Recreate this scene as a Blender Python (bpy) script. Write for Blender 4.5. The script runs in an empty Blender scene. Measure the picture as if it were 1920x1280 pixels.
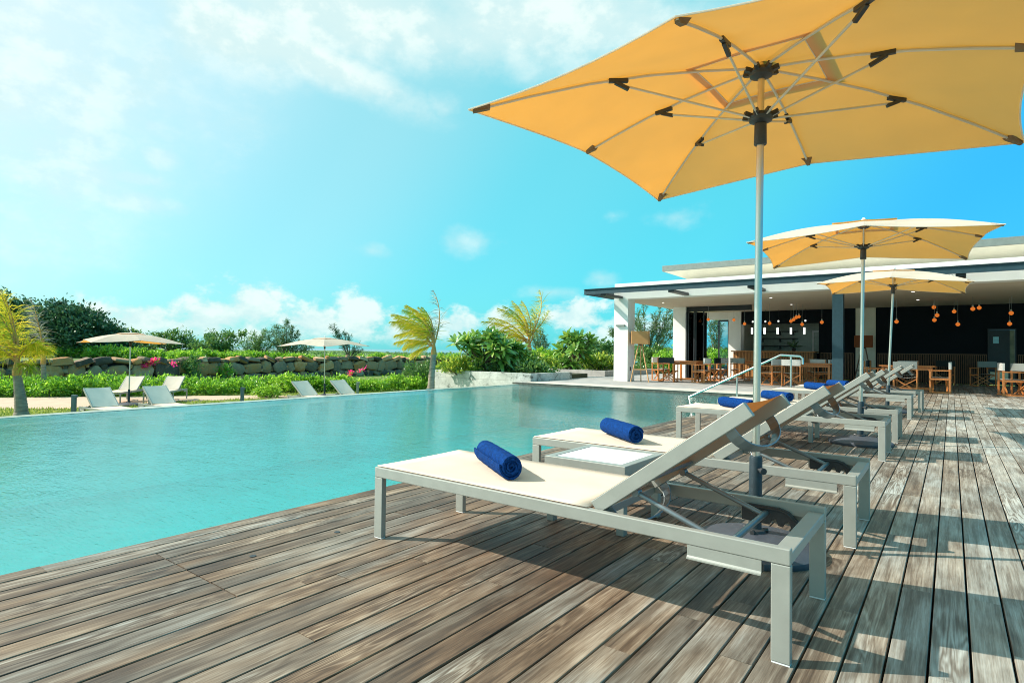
import bpy, math, random
import numpy as np
from math import sin, cos, pi, radians, tan, sqrt, atan2
from mathutils import Vector, Matrix, Euler

S = bpy.context.scene
COL = S.collection
RNG = np.random.default_rng(7)
random.seed(7)

# ------------------------------------------------------------------ camera
F, CH = 1082.0, 1.05                     # focal length in photo pixels, eye height above the deck
YAW, PITCH, ROLL = radians(37.3), 17.4 / 1082, 0.0116
CR = Matrix.Rotation(YAW, 3, 'Z') @ Matrix.Rotation(pi / 2 + PITCH, 3, 'X') @ Matrix.Rotation(ROLL, 3, 'Z')
cam = bpy.data.cameras.new('camera'); cam_o = bpy.data.objects.new('camera', cam); COL.objects.link(cam_o)
cam.sensor_width = 36; cam.lens = 36 * F / 1920; cam.clip_start = 0.05; cam.clip_end = 60000
cam_o.matrix_world = Matrix.Translation((0, 0, CH)) @ CR.to_4x4()
S.camera = cam_o
S.render.filter_size = 1.0
S.cycles.filter_width = 1.0

# ------------------------------------------------------------------ light
SUN_EL = radians(38)
SUN_H = Vector((-0.85, -0.53, 0)).normalized()
SUN = Vector((SUN_H.x * cos(SUN_EL), SUN_H.y * cos(SUN_EL), sin(SUN_EL)))
sl = bpy.data.lights.new('sun', 'SUN'); sl.energy = 4.8; sl.angle = radians(0.55); sl.color = (1.0, 0.93, 0.82)
so = bpy.data.objects.new('sun', sl); COL.objects.link(so)
so.rotation_euler = SUN.to_track_quat('Z', 'Y').to_euler(); so.location = SUN * 50
S.view_settings.view_transform = 'Standard'; S.view_settings.look = 'None'
S.view_settings.exposure = 0.55; S.view_settings.gamma = 1.0
S.view_settings.use_curve_mapping = False

W = bpy.data.worlds.new('World'); S.world = W; W.use_nodes = True


def world():
    nt = W.node_tree; N = nt.nodes; L = nt.links; N.clear()
    out = N.new('ShaderNodeOutputWorld'); bg = N.new('ShaderNodeBackground')
    bg.inputs['Strength'].default_value = 0.105
    sky = N.new('ShaderNodeTexSky'); sky.sky_type = 'NISHITA'; sky.sun_disc = False
    sky.sun_elevation = SUN_EL; sky.sun_rotation = atan2(SUN.x, SUN.y)
    sky.air_density = 1.0; sky.dust_density = 1.2; sky.ozone_density = 1.5
    tint = N.new('ShaderNodeMix'); tint.data_type = 'RGBA'; tint.blend_type = 'MULTIPLY'
    tint.inputs[0].default_value = 1.0; tint.inputs[7].default_value = (0.36, 1.45, 1.80, 1)
    L.new(sky.outputs[0], tint.inputs[6])
    tc = N.new('ShaderNodeTexCoord'); sep = N.new('ShaderNodeSeparateXYZ'); L.new(tc.outputs['Generated'], sep.inputs[0])

    def m(op, a, b=None, c=None, clamp=False):
        n = N.new('ShaderNodeMath'); n.operation = op; n.use_clamp = clamp
        for i, v in enumerate((a, b, c)):
            if v is None: continue
            if isinstance(v, (int, float)): n.inputs[i].default_value = v
            else: L.new(v, n.inputs[i])
        return n.outputs[0]

    def rng(v, a, b, c=0.0, d=1.0):
        n = N.new('ShaderNodeMapRange'); n.interpolation_type = 'SMOOTHSTEP'
        L.new(v, n.inputs[0])
        for i, x in enumerate((a, b, c, d)): n.inputs[i + 1].default_value = x
        return n.outputs[0]

    def noise(scale, detail, rough, vec, w=0.0):
        n = N.new('ShaderNodeTexNoise'); n.inputs['Scale'].default_value = scale
        n.inputs['Detail'].default_value = detail; n.inputs['Roughness'].default_value = rough
        L.new(vec, n.inputs['Vector']); return n.outputs[0]

    def mp(sc, loc=(0, 0, 0)):
        n = N.new('ShaderNodeMapping'); n.inputs['Scale'].default_value = sc; n.inputs['Location'].default_value = loc
        L.new(tc.outputs['Generated'], n.inputs[0]); return n.outputs[0]

    z = sep.outputs[2]; gen = tc.outputs['Generated']

    def dotv(v):
        n = N.new('ShaderNodeVectorMath'); n.operation = 'DOT_PRODUCT'; L.new(gen, n.inputs[0]); n.inputs[1].default_value = v
        return n.outputs['Value']
    # sunlit tropical air: pale towards the sun, deep blue away from it (a colour grade over the sky texture)
    ramp = N.new('ShaderNodeValToRGB'); e = ramp.color_ramp.elements; ramp.color_ramp.interpolation = 'EASE'
    stops = [(-1.0, (.010, .20, .62)), (-0.30, (.028, .47, .88)), (-0.05, (.105, .70, .77)), (0.20, (.17, .73, .77)), (0.47, (.38, .785, .765)), (0.67, (.61, .87, .825)), (0.80, (.86, .95, .92)), (1.0, (1, 1, .95))]
    e[0].position, e[0].color = 0, (*stops[0][1], 1); e[1].position, e[1].color = 1, (*stops[-1][1], 1)
    for d_, c in stops[1:-1]:
        x = e.new((d_ + 1) / 2); x.color = (*c, 1)
    L.new(m('MULTIPLY_ADD', dotv(SUN), 0.5, 0.5), ramp.inputs[0])
    sc = N.new('ShaderNodeVectorMath'); sc.operation = 'SCALE'; sc.inputs['Scale'].default_value = 7.0; L.new(ramp.outputs[0], sc.inputs[0])
    grade = N.new('ShaderNodeMix'); grade.data_type = 'RGBA'; grade.inputs[0].default_value = 0.78
    L.new(tint.outputs[2], grade.inputs[6]); L.new(sc.outputs[0], grade.inputs[7])

    def patch(px, py, rx, ry, k=1.0, rot=0.0):
        """one cloud: an ellipse on the sky round a direction (sizes in photo pixels)"""
        d0 = ray(px, py).normalized(); r_ = d0.cross(Vector((0, 0, 1))).normalized(); u_ = r_.cross(d0)
        a_ = r_ * cos(rot) + u_ * sin(rot); b_ = u_ * cos(rot) - r_ * sin(rot)
        f = dotv(d0); u = m('DIVIDE', dotv(a_ * (F / rx)), f); v = m('DIVIDE', dotv(b_ * (F / ry)), f)
        q = m('SQRT', m('ADD', m('MULTIPLY', u, u), m('MULTIPLY', v, v)))
        q = m('SUBTRACT', k, q)
        return m('ADD', q, m('MULTIPLY', m('LESS_THAN', f, 0.0), -20.0))

    def union(ps):
        o = ps[0]
        for q in ps[1:]: o = m('MAXIMUM', o, q)
        return o
    bank = union([patch(*q) for q in ((240, 600, 120, 42), (400, 600, 140, 55), (475, 580, 75, 62), (585, 605, 110, 42), (672, 600, 70, 62), (760, 625, 90, 34), (860, 612, 75, 45), (945, 622, 70, 52), (1075, 592, 80, 42), (1130, 640, 90, 40), (60, 620, 160, 40), (1230, 610, 120, 40), (-200, 600, 200, 60), (1500, 600, 200, 50), (-600, 590, 300, 70))])
    n1 = noise(15.0, 8, 0.60, mp((1, 1, 1.5), (3.1, 1.7, 0)))
    low = rng(m('ADD', bank, m('MULTIPLY', m('SUBTRACT', n1, 0.53), 2.9)), 0.02, 0.62)
    low = m('MULTIPLY', low, rng(z, -0.005, 0.04, 0.35, 0.86))
    puffs = union([patch(*q) for q in ((303, 298, 38, 26), (160, 302, 42, 22), (255, 378, 110, 26), (250, 335, 80, 18), (890, 455, 85, 45, .9), (835, 205, 55, 40, .9), (1265, 408, 95, 34, .8), (1150, 405, 55, 26, .7), (1125, 520, 60, 26, .8), (700, 470, 60, 26, .7), (290, 235, 110, 40, .8), (60, 200, 170, 170, .8), (1030, 548, 90, 24, .8), (1350, 500, 80, 26, .6))])
    n3 = noise(11.0, 7, 0.58, mp((1, 1, 1.4), (1.0, 5.0, 2.0)))
    puff = rng(m('ADD', puffs, m('MULTIPLY', m('SUBTRACT', n3, 0.5), 2.0)), 0.05, 1.0, 0.0, 0.50)
    veil = union([patch(*q) for q in ((640, 20, 380, 110), (1010, 30, 330, 110), (590, 110, 240, 46, 1.0, -0.24), (430, 60, 160, 90), (1300, -160, 420, 140), (700, -260, 700, 150, .8), (-300, -100, 500, 400))])
    n2 = noise(4.2, 9, 0.62, mp((1.0, 1.0, 1.6), (7.4, 2.2, 1.3)))
    hi = rng(m('ADD', veil, m('MULTIPLY', m('SUBTRACT', n2, 0.5), 1.9)), -0.10, 0.95, 0.0, 0.92)
    mask = m('MAXIMUM', m('MAXIMUM', low, hi), puff, clamp=True)
    mix = N.new('ShaderNodeMix'); mix.data_type = 'RGBA'
    L.new(mask, mix.inputs[0]); L.new(grade.outputs[2], mix.inputs[6])
    tone = N.new('ShaderNodeMix'); tone.data_type = 'RGBA'; tone.inputs[6].default_value = (4.7, 6.1, 6.1, 1); tone.inputs[7].default_value = (6.1, 6.9, 6.6, 1)
    L.new(rng(n1, 0.42, 0.62), tone.inputs[0]); L.new(tone.outputs[2], mix.inputs[7])           # shaded and sunlit parts of the clouds
    L.new(mix.outputs[2], bg.inputs[0]); L.new(bg.outputs[0], out.inputs[0])



# ------------------------------------------------------------------ pixel -> place (photo pixels, 1920 x 1280)
CAMP = Vector((0, 0, CH))


def ray(x, y): return CR @ Vector(((x - 960) / F, -(y - 640) / F, -1.0))
def G(x, y, z=0.0):
    d = ray(x, y); return CAMP + d * ((z - CH) / d.z)
def PY(x, y, Y):
    d = ray(x, y); return CAMP + d * (Y / d.y)
def PX(x, y, X):
    d = ray(x, y); return CAMP + d * (X / d.x)
def AT(x, y, dep): return CAMP + ray(x, y) * dep
def depth(p):
    return -(CR.transposed() @ (Vector(p) - CAMP)).z


world()
RV = Vector((cos(YAW), sin(YAW), 0)); FV = Vector((-sin(YAW), cos(YAW), 0))   # to the right / away from the camera

# ------------------------------------------------------------------ materials
def nodes(name):
    m = bpy.data.materials.new(name); m.use_nodes = True
    return m, m.node_tree.nodes, m.node_tree.links


def pmat(name, col, rough=0.5, metal=0.0, var=0.12, scale=6.0, bump=0.0, bscale=60.0, coat=0.0, spec=0.5, stretch=(1, 1, 1), col2=None):
    m, N, L = nodes(name); b = N['Principled BSDF']
    b.inputs['Roughness'].default_value = rough; b.inputs['Metallic'].default_value = metal
    b.inputs['Coat Weight'].default_value = coat; b.inputs['Specular IOR Level'].default_value = spec
    tc = N.new('ShaderNodeTexCoord'); mp = N.new('ShaderNodeMapping'); mp.inputs['Scale'].default_value = stretch
    L.new(tc.outputs['Object'], mp.inputs[0])
    n = N.new('ShaderNodeTexNoise'); n.inputs['Scale'].default_value = scale; n.inputs['Detail'].default_value = 6
    n.inputs['Roughness'].default_value = 0.6
    L.new(mp.outputs[0], n.inputs['Vector'])
    r = N.new('ShaderNodeValToRGB'); e = r.color_ramp.elements
    lo = tuple(c * (1 - var) for c in col); hi = tuple(min(1, c * (1 + var)) for c in (col2 or col))
    e[0].position, e[0].color = 0.3, (*lo, 1); e[1].position, e[1].color = 0.7, (*hi, 1)
    L.new(n.outputs[0], r.inputs[0]); L.new(r.outputs[0], b.inputs['Base Color'])
    rr = N.new('ShaderNodeMapRange'); rr.inputs[3].default_value = rough * 0.85; rr.inputs[4].default_value = min(1, rough * 1.15)
    L.new(n.outputs[0], rr.inputs[0]); L.new(rr.outputs[0], b.inputs['Roughness'])
    if bump:
        n2 = N.new('ShaderNodeTexNoise'); n2.inputs['Scale'].default_value = bscale; n2.inputs['Detail'].default_value = 5
        L.new(mp.outputs[0], n2.inputs['Vector'])
        bp = N.new('ShaderNodeBump'); bp.inputs['Strength'].default_value = bump; bp.inputs['Distance'].default_value = 0.01
        L.new(n2.outputs[0], bp.inputs['Height']); L.new(bp.outputs[0], b.inputs['Normal'])
    return m


def fabric(name, col, trans, weave=900.0, tfac=0.4, back=None):
    m, N, L = nodes(name); N.remove(N['Principled BSDF'])
    out = N['Material Output']
    d = N.new('ShaderNodeBsdfDiffuse'); t = N.new('ShaderNodeBsdfTranslucent'); mx = N.new('ShaderNodeMixShader')
    tc = N.new('ShaderNodeTexCoord')
    n = N.new('ShaderNodeTexNoise'); n.inputs['Scale'].default_value = 4; n.inputs['Detail'].default_value = 5
    L.new(tc.outputs['Object'], n.inputs['Vector'])
    for sh, c in ((d, col), (t, trans)):
        r = N.new('ShaderNodeValToRGB'); e = r.color_ramp.elements
        e[0].position, e[0].color = 0.25, (*[x * 0.90 for x in c], 1); e[1].position, e[1].color = 0.75, (*[min(1, x * 1.06) for x in c], 1)
        L.new(n.outputs[0], r.inputs[0]); L.new(r.outputs[0], sh.inputs['Color'])
        if back and sh is d:                                  # the reverse side gets its own, darker colour
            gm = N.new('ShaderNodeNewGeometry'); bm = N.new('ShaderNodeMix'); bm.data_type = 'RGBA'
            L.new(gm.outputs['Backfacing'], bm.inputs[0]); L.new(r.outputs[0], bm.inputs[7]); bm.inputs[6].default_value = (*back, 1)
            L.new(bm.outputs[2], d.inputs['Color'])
    w = N.new('ShaderNodeTexNoise'); w.inputs['Scale'].default_value = weave; w.inputs['Detail'].default_value = 2
    n3 = N.new('ShaderNodeTexNoise'); n3.inputs['Scale'].default_value = 5; n3.inputs['Detail'].default_value = 3
    L.new(tc.outputs['Object'], w.inputs['Vector']); L.new(tc.outputs['Object'], n3.inputs['Vector'])
    ad = N.new('ShaderNodeMath'); ad.operation = 'MULTIPLY_ADD'; ad.inputs[1].default_value = 3.0
    L.new(n3.outputs[0], ad.inputs[0]); L.new(w.outputs[0], ad.inputs[2])
    bp = N.new('ShaderNodeBump'); bp.inputs['Strength'].default_value = 0.25; bp.inputs['Distance'].default_value = 0.004
    L.new(ad.outputs[0], bp.inputs['Height'])
    L.new(bp.outputs[0], d.inputs['Normal']); L.new(bp.outputs[0], t.inputs['Normal'])
    mx.inputs[0].default_value = tfac
    L.new(d.outputs[0], mx.inputs[1]); L.new(t.outputs[0], mx.inputs[2]); L.new(mx.outputs[0], out.inputs[0])
    return m


LEAF = 1.75
def leafmat(name, a, b, c=None, trans=0.35, gloss=0.06, hue=0.485):
    m, N, L = nodes(name); N.remove(N['Principled BSDF']); out = N['Material Output']
    g = N.new('ShaderNodeNewGeometry')
    r = N.new('ShaderNodeValToRGB'); e = r.color_ramp.elements
    a, b, c = [tuple(min(.9, v * LEAF) for v in q) if q else None for q in (a, b, c)]
    e[0].position, e[0].color = 0.05, (*a, 1); e[1].position, e[1].color = 0.75, (*b, 1)
    if c: x = e.new(0.97); x.color = (*c, 1)
    L.new(g.outputs['Random Per Island'], r.inputs[0])
    d = N.new('ShaderNodeBsdfDiffuse'); t = N.new('ShaderNodeBsdfTranslucent'); gl = N.new('ShaderNodeBsdfGlossy')
    gl.inputs['Roughness'].default_value = 0.35; gl.inputs['Color'].default_value = (0.9, 0.95, 0.9, 1)
    hs = N.new('ShaderNodeHueSaturation'); hs.inputs['Hue'].default_value = hue; hs.inputs['Value'].default_value = 1.5
    L.new(r.outputs[0], d.inputs[0]); L.new(r.outputs[0], hs.inputs['Color']); L.new(hs.outputs[0], t.inputs[0])
    m1 = N.new('ShaderNodeMixShader'); m1.inputs[0].default_value = trans
    m2 = N.new('ShaderNodeMixShader'); m2.inputs[0].default_value = gloss
    L.new(d.outputs[0], m1.inputs[1]); L.new(t.outputs[0], m1.inputs[2])
    L.new(m1.outputs[0], m2.inputs[1]); L.new(gl.outputs[0], m2.inputs[2]); L.new(m2.outputs[0], out.inputs[0])
    return m


def deckmat():
    m, N, L = nodes('weathered_decking'); b = N['Principled BSDF']
    tc = N.new('ShaderNodeTexCoord'); g = N.new('ShaderNodeNewGeometry')
    r = g.outputs['Random Per Island']

    def math(op, a, bb=None, c=None, clamp=False):
        n = N.new('ShaderNodeMath'); n.operation = op; n.use_clamp = clamp
        for i, v in enumerate((a, bb, c)):
            if v is None: continue
            if isinstance(v, (int, float)): n.inputs[i].default_value = v
            else: L.new(v, n.inputs[i])
        return n.outputs[0]
    off = N.new('ShaderNodeCombineXYZ')
    L.new(math('MULTIPLY', r, 61.0), off.inputs[0]); L.new(math('MULTIPLY', r, 173.0), off.inputs[1]); L.new(math('MULTIPLY', r, 29.0), off.inputs[2])

    def coords(sx, sy, shift=True):
        mp = N.new('ShaderNodeMapping'); mp.inputs['Scale'].default_value = (sx, sy, 1)
        L.new(tc.outputs['Object'], mp.inputs[0])
        if not shift: return mp.outputs[0]
        v = N.new('ShaderNodeVectorMath'); v.operation = 'ADD'; L.new(mp.outputs[0], v.inputs[0]); L.new(off.outputs[0], v.inputs[1])
        return v.outputs[0]

    def noise(vec, sc, det=5, rough=0.6, dist=0.0):
        n = N.new('ShaderNodeTexNoise'); n.inputs['Scale'].default_value = sc; n.inputs['Detail'].default_value = det
        n.inputs['Roughness'].default_value = rough; n.inputs['Distortion'].default_value = dist
        L.new(vec, n.inputs['Vector']); return n.outputs[0]
    fine = noise(coords(1, 0.03), 170, 4, 0.7, 0.1)          # hair-thin grain
    flame = noise(coords(1, 0.09), 15, 2, 0.5, 0.6)         # cathedral figure
    rings = math('SINE', math('MULTIPLY', flame, 62.0))      # growth rings following the figure
    rings = math('MULTIPLY_ADD', rings, 0.5, 0.5)
    blotch = noise(coords(1, 0.35), 5.5, 4, 0.55, 0.4)        # bleached / worn patches of a board
    wide = noise(coords(1, 1, False), 0.9, 3, 0.5)           # patches that cross boards
    cut = noise(coords(1, 0.045), 46, 3, 0.6, 0.25)
    t = math('MULTIPLY', blotch, 0.72)
    sx = N.new('ShaderNodeSeparateXYZ'); L.new(tc.outputs['Object'], sx.inputs[0])
    xtone = N.new('ShaderNodeMapRange'); xtone.interpolation_type = 'SMOOTHSTEP'; xtone.inputs[1].default_value = -1.6; xtone.inputs[2].default_value = 0.4; xtone.inputs[3].default_value = -0.13; xtone.inputs[4].default_value = 0.10
    L.new(sx.outputs[0], xtone.inputs[0])                          # tone runs from darker at the left to paler at the right
    t = math('ADD', t, xtone.outputs[0])
    t = math('MULTIPLY_ADD', r, 0.18, t)
    t = math('MULTIPLY_ADD', wide, 0.35, t)
    fig = N.new('ShaderNodeMapRange'); fig.inputs[1].default_value = 0.5; fig.inputs[2].default_value = 0.68; fig.inputs[4].default_value = 0.30; L.new(noise(coords(1, 0.3), 1.3, 1, 0.5), fig.inputs[0])
    t = math('MULTIPLY_ADD', math('SUBTRACT', rings, 0.5), fig.outputs[0], t)      # wild figure only on some boards
    t = math('MULTIPLY_ADD', math('SUBTRACT', cut, 0.5), 0.62, t)
    t = math('MULTIPLY_ADD', math('SUBTRACT', fine, 0.5), 0.55, t)
    t = math('MULTIPLY_ADD', t, 0.86, 0.088)
    ramp = N.new('ShaderNodeValToRGB'); e = ramp.color_ramp.elements
    e[0].position, e[0].color = 0.28, (0.040, 0.028, 0.020, 1)
    e[1].position, e[1].color = 0.96, (0.54, 0.52, 0.465, 1)
    for p, c in ((0.45, (0.098, 0.071, 0.050)), (0.60, (0.185, 0.150, 0.115)), (0.76, (0.33, 0.300, 0.255))):
        x = e.new(p); x.color = (*c, 1)
    L.new(t, ramp.inputs[0])
    hue = noise(coords(1, 0.25), 3.0, 3, 0.6, 0.3); hm = N.new('ShaderNodeMix'); hm.data_type = 'RGBA'
    hf = N.new('ShaderNodeMapRange'); hf.inputs[1].default_value = 0.38; hf.inputs[2].default_value = 0.62; L.new(hue, hf.inputs[0])
    gs = N.new('ShaderNodeMapRange'); gs.inputs[1].default_value = -1.6; gs.inputs[2].default_value = 0.3; gs.inputs[3].default_value = 1.0; gs.inputs[4].default_value = 0.35
    L.new(sx.outputs[0], gs.inputs[0]); L.new(math('MULTIPLY', hf.outputs[0], gs.outputs[0]), hm.inputs[0])
    hm.inputs[6].default_value = (0.93, 1.0, 1.02, 1); hm.inputs[7].default_value = (1.19, 0.985, 0.77, 1)   # silvered / still brown
    mm = N.new('ShaderNodeMix'); mm.data_type = 'RGBA'; mm.blend_type = 'MULTIPLY'; mm.inputs[0].default_value = 1
    L.new(ramp.outputs[0], mm.inputs[6]); L.new(hm.outputs[2], mm.inputs[7]); L.new(mm.outputs[2], b.inputs['Base Color'])
    ro = N.new('ShaderNodeMapRange'); ro.inputs[3].default_value = 0.5; ro.inputs[4].default_value = 0.75
    L.new(blotch, ro.inputs[0]); L.new(ro.outputs[0], b.inputs['Roughness'])
    b.inputs['Specular IOR Level'].default_value = 0.45
    bp = N.new('ShaderNodeBump'); bp.inputs['Strength'].default_value = 0.35; bp.inputs['Distance'].default_value = 0.003
    L.new(math('MULTIPLY_ADD', fine, 0.7, cut), bp.inputs['Height']); L.new(bp.outputs[0], b.inputs['Normal'])
    return m


WATERC, WATERD = (0.03, 0.972, 0.935, 1), 0.40
def watermat(name, tint, bumps, dist, rough=0.02):
    m, N, L = nodes(name); N.remove(N['Principled BSDF']); out = N['Material Output']
    tc = N.new('ShaderNodeTexCoord')
    hs = None
    for sc, st, k, ds in bumps:
        mp = N.new('ShaderNodeMapping'); mp.inputs['Scale'].default_value = st; mp.inputs['Rotation'].default_value = (0, 0, YAW + 0.2)
        L.new(tc.outputs['Object'], mp.inputs[0])
        n = N.new('ShaderNodeTexNoise'); n.inputs['Scale'].default_value = sc; n.inputs['Detail'].default_value = 4
        n.inputs['Distortion'].default_value = ds; L.new(mp.outputs[0], n.inputs['Vector'])
        x = N.new('ShaderNodeMath'); x.operation = 'MULTIPLY_ADD'; x.inputs[1].default_value = k; x.inputs[2].default_value = 0
        L.new(n.outputs[0], x.inputs[0])
        if hs: L.new(hs, x.inputs[2])
        hs = x.outputs[0]
    bp = N.new('ShaderNodeBump'); bp.inputs['Strength'].default_value = 1.0; bp.inputs['Distance'].default_value = dist
    L.new(hs, bp.inputs['Height'])
    geo = N.new('ShaderNodeNewGeometry'); dt = N.new('ShaderNodeVectorMath'); dt.operation = 'DOT_PRODUCT'
    L.new(bp.outputs[0], dt.inputs[0]); L.new(geo.outputs['Incoming'], dt.inputs[1])

    def mth(op, a, b):
        n = N.new('ShaderNodeMath'); n.operation = op
        for i, v in enumerate((a, b)):
            if isinstance(v, (int, float)): n.inputs[i].default_value = v
            elif v is not None: L.new(v, n.inputs[i])
        return n.outputs[0]
    # Schlick reflectance, the same from both sides (light also leaves the water upwards)
    cs = mth('SUBTRACT', 1.0, mth('ABSOLUTE', dt.outputs['Value'], None)); refl = mth('ADD', 0.03, mth('MULTIPLY', mth('POWER', cs, 4.4), 0.97))
    gl = N.new('ShaderNodeBsdfGlossy'); gl.inputs['Roughness'].default_value = rough; L.new(bp.outputs[0], gl.inputs['Normal'])
    mx = N.new('ShaderNodeMixShader')
    if len(tint) == 3:
        ta = N.new('ShaderNodeBsdfTransparent'); ta.inputs[0].default_value = (0.96, 0.985, 0.98, 1)
        td = N.new('ShaderNodeBsdfDiffuse'); td.inputs[0].default_value = (*tint, 1)                  # light scattered back by the water
        tr = N.new('ShaderNodeMixShader'); tr.inputs[0].default_value = 0.14
        L.new(ta.outputs[0], tr.inputs[1]); L.new(td.outputs[0], tr.inputs[2])
        va = N.new('ShaderNodeVolumeAbsorption'); va.inputs[0].default_value = WATERC; va.inputs[1].default_value = WATERD
        L.new(va.outputs[0], out.inputs['Volume'])
    else:
        tr = N.new('ShaderNodeBsdfDiffuse'); tr.inputs[0].default_value = tint
    L.new(refl, mx.inputs[0]); L.new(tr.outputs[0], mx.inputs[1]); L.new(gl.outputs[0], mx.inputs[2])
    L.new(mx.outputs[0], out.inputs[0])
    return m


def emat(name, col, strength, base=(0.8, 0.5, 0.2)):
    m, N, L = nodes(name); b = N['Principled BSDF']
    b.inputs['Base Color'].default_value = (*base, 1); b.inputs['Roughness'].default_value = 0.15
    b.inputs['Emission Color'].default_value = (*col, 1); b.inputs['Emission Strength'].default_value = strength
    return m


def stonemat(name, cols, scale=3.0, bump=0.8):
    m, N, L = nodes(name); b = N['Principled BSDF']; b.inputs['Roughness'].default_value = 0.9
    g = N.new('ShaderNodeNewGeometry'); tc = N.new('ShaderNodeTexCoord')
    r = N.new('ShaderNodeValToRGB'); r.color_ramp.interpolation = 'LINEAR'; e = r.color_ramp.elements
    e[0].position, e[0].color = 0.0, (*cols[0], 1); e[1].position, e[1].color = 1.0, (*cols[-1], 1)
    for i, c in enumerate(cols[1:-1]): x = e.new((i + 1) / (len(cols) - 1)); x.color = (*c, 1)
    n = N.new('ShaderNodeTexNoise'); n.inputs['Scale'].default_value = scale; n.inputs['Detail'].default_value = 8; n.inputs['Roughness'].default_value = 0.7
    L.new(tc.outputs['Object'], n.inputs['Vector'])
    ad = N.new('ShaderNodeMath'); ad.operation = 'MULTIPLY_ADD'; ad.inputs[1].default_value = 0.7; L.new(n.outputs[0], ad.inputs[0])
    sb = N.new('ShaderNodeMath'); sb.operation = 'MULTIPLY_ADD'; sb.inputs[1].default_value = 1.0; sb.inputs[2].default_value = -0.36
    L.new(g.outputs['Random Per Island'], sb.inputs[0]); L.new(sb.outputs[0], ad.inputs[2]); L.new(ad.outputs[0], r.inputs[0])
    L.new(r.outputs[0], b.inputs['Base Color'])
    n2 = N.new('ShaderNodeTexNoise'); n2.inputs['Scale'].default_value = scale * 5; n2.inputs['Detail'].default_value = 6
    L.new(tc.outputs['Object'], n2.inputs['Vector'])
    bp = N.new('ShaderNodeBump'); bp.inputs['Strength'].default_value = bump; bp.inputs['Distance'].default_value = 0.03
    L.new(n2.outputs[0], bp.inputs['Height']); L.new(bp.outputs[0], b.inputs['Normal'])
    return m


def marblemat():
    m, N, L = nodes('speckled_stone'); b = N['Principled BSDF']; b.inputs['Roughness'].default_value = 0.6
    tc = N.new('ShaderNodeTexCoord')
    n = N.new('ShaderNodeTexNoise'); n.inputs['Scale'].default_value = 2.2; n.inputs['Detail'].default_value = 10; n.inputs['Roughness'].default_value = 0.75; n.inputs['Distortion'].default_value = 0.8
    L.new(tc.outputs['Object'], n.inputs['Vector'])
    r = N.new('ShaderNodeValToRGB'); e = r.color_ramp.elements
    e[0].position, e[0].color = 0.38, (0.08, 0.095, 0.08, 1); e[1].position, e[1].color = 0.60, (0.62, 0.63, 0.58, 1)
    x = e.new(0.44); x.color = (0.42, 0.44, 0.40, 1)
    L.new(n.outputs[0], r.inputs[0])
    v = N.new('ShaderNodeTexVoronoi'); v.inputs['Scale'].default_value = 9; L.new(tc.outputs['Object'], v.inputs['Vector'])
    n2 = N.new('ShaderNodeTexNoise'); n2.inputs['Scale'].default_value = 1.4; n2.inputs['Detail'].default_value = 2
    L.new(tc.outputs['Object'], n2.inputs['Vector'])
    sp = N.new('ShaderNodeMapRange'); sp.inputs[1].default_value = 0.10; sp.inputs[2].default_value = 0.2; L.new(v.outputs['Distance'], sp.inputs[0])
    sg = N.new('ShaderNodeMapRange'); sg.inputs[1].default_value = 0.46; sg.inputs[2].default_value = 0.56; L.new(n2.outputs[0], sg.inputs[0])
    mx2 = N.new('ShaderNodeMath'); mx2.operation = 'MAXIMUM'
    inv = N.new('ShaderNodeMath'); inv.operation = 'SUBTRACT'; inv.inputs[0].default_value = 1; L.new(sg.outputs[0], inv.inputs[1])
    L.new(sp.outputs[0], mx2.inputs[0]); L.new(inv.outputs[0], mx2.inputs[1])
    mix = N.new('ShaderNodeMix'); mix.data_type = 'RGBA'; L.new(mx2.outputs[0], mix.inputs[0]); mix.inputs[6].default_value = (0.07, 0.08, 0.07, 1)
    L.new(r.outputs[0], mix.inputs[7])
    br = N.new('ShaderNodeTexBrick'); br.inputs['Scale'].default_value = 1.0; br.inputs['Brick Width'].default_value = 0.75; br.inputs['Row Height'].default_value = 0.45
    br.inputs['Mortar Size'].default_value = 0.004; br.inputs['Color1'].default_value = (1, 1, 1, 1); br.inputs['Color2'].default_value = (0.84, 0.86, 0.84, 1); br.inputs['Mortar'].default_value = (0.45, 0.45, 0.42, 1)
    mp = N.new('ShaderNodeMapping'); mp.inputs['Rotation'].default_value = (pi / 2, 0, 0); L.new(tc.outputs['Object'], mp.inputs[0]); L.new(mp.outputs[0], br.inputs['Vector'])
    mm = N.new('ShaderNodeMix'); mm.data_type = 'RGBA'; mm.blend_type = 'MULTIPLY'; mm.inputs[0].default_value = 1
    L.new(mix.outputs[2], mm.inputs[6]); L.new(br.outputs[0], mm.inputs[7]); L.new(mm.outputs[2], b.inputs['Base Color'])
    return m


def tilemat(name, col, mortar, scale, w, h, rough=0.25):
    m, N, L = nodes(name); b = N['Principled BSDF']; b.inputs['Roughness'].default_value = rough
    tc = N.new('ShaderNodeTexCoord'); mp = N.new('ShaderNodeMapping'); mp.inputs['Rotation'].default_value = (pi / 2, 0, 0)
    L.new(tc.outputs['Object'], mp.inputs[0])
    br = N.new('ShaderNodeTexBrick'); br.inputs['Scale'].default_value = scale; br.inputs['Brick Width'].default_value = w; br.inputs['Row Height'].default_value = h
    br.inputs['Mortar Size'].default_value = 0.004; br.inputs['Color1'].default_value = (*col, 1); br.inputs['Color2'].default_value = (*[c * 0.85 for c in col], 1); br.inputs['Mortar'].default_value = (*mortar, 1)
    L.new(mp.outputs[0], br.inputs['Vector']); L.new(br.outputs[0], b.inputs['Base Color'])
    return m


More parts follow.
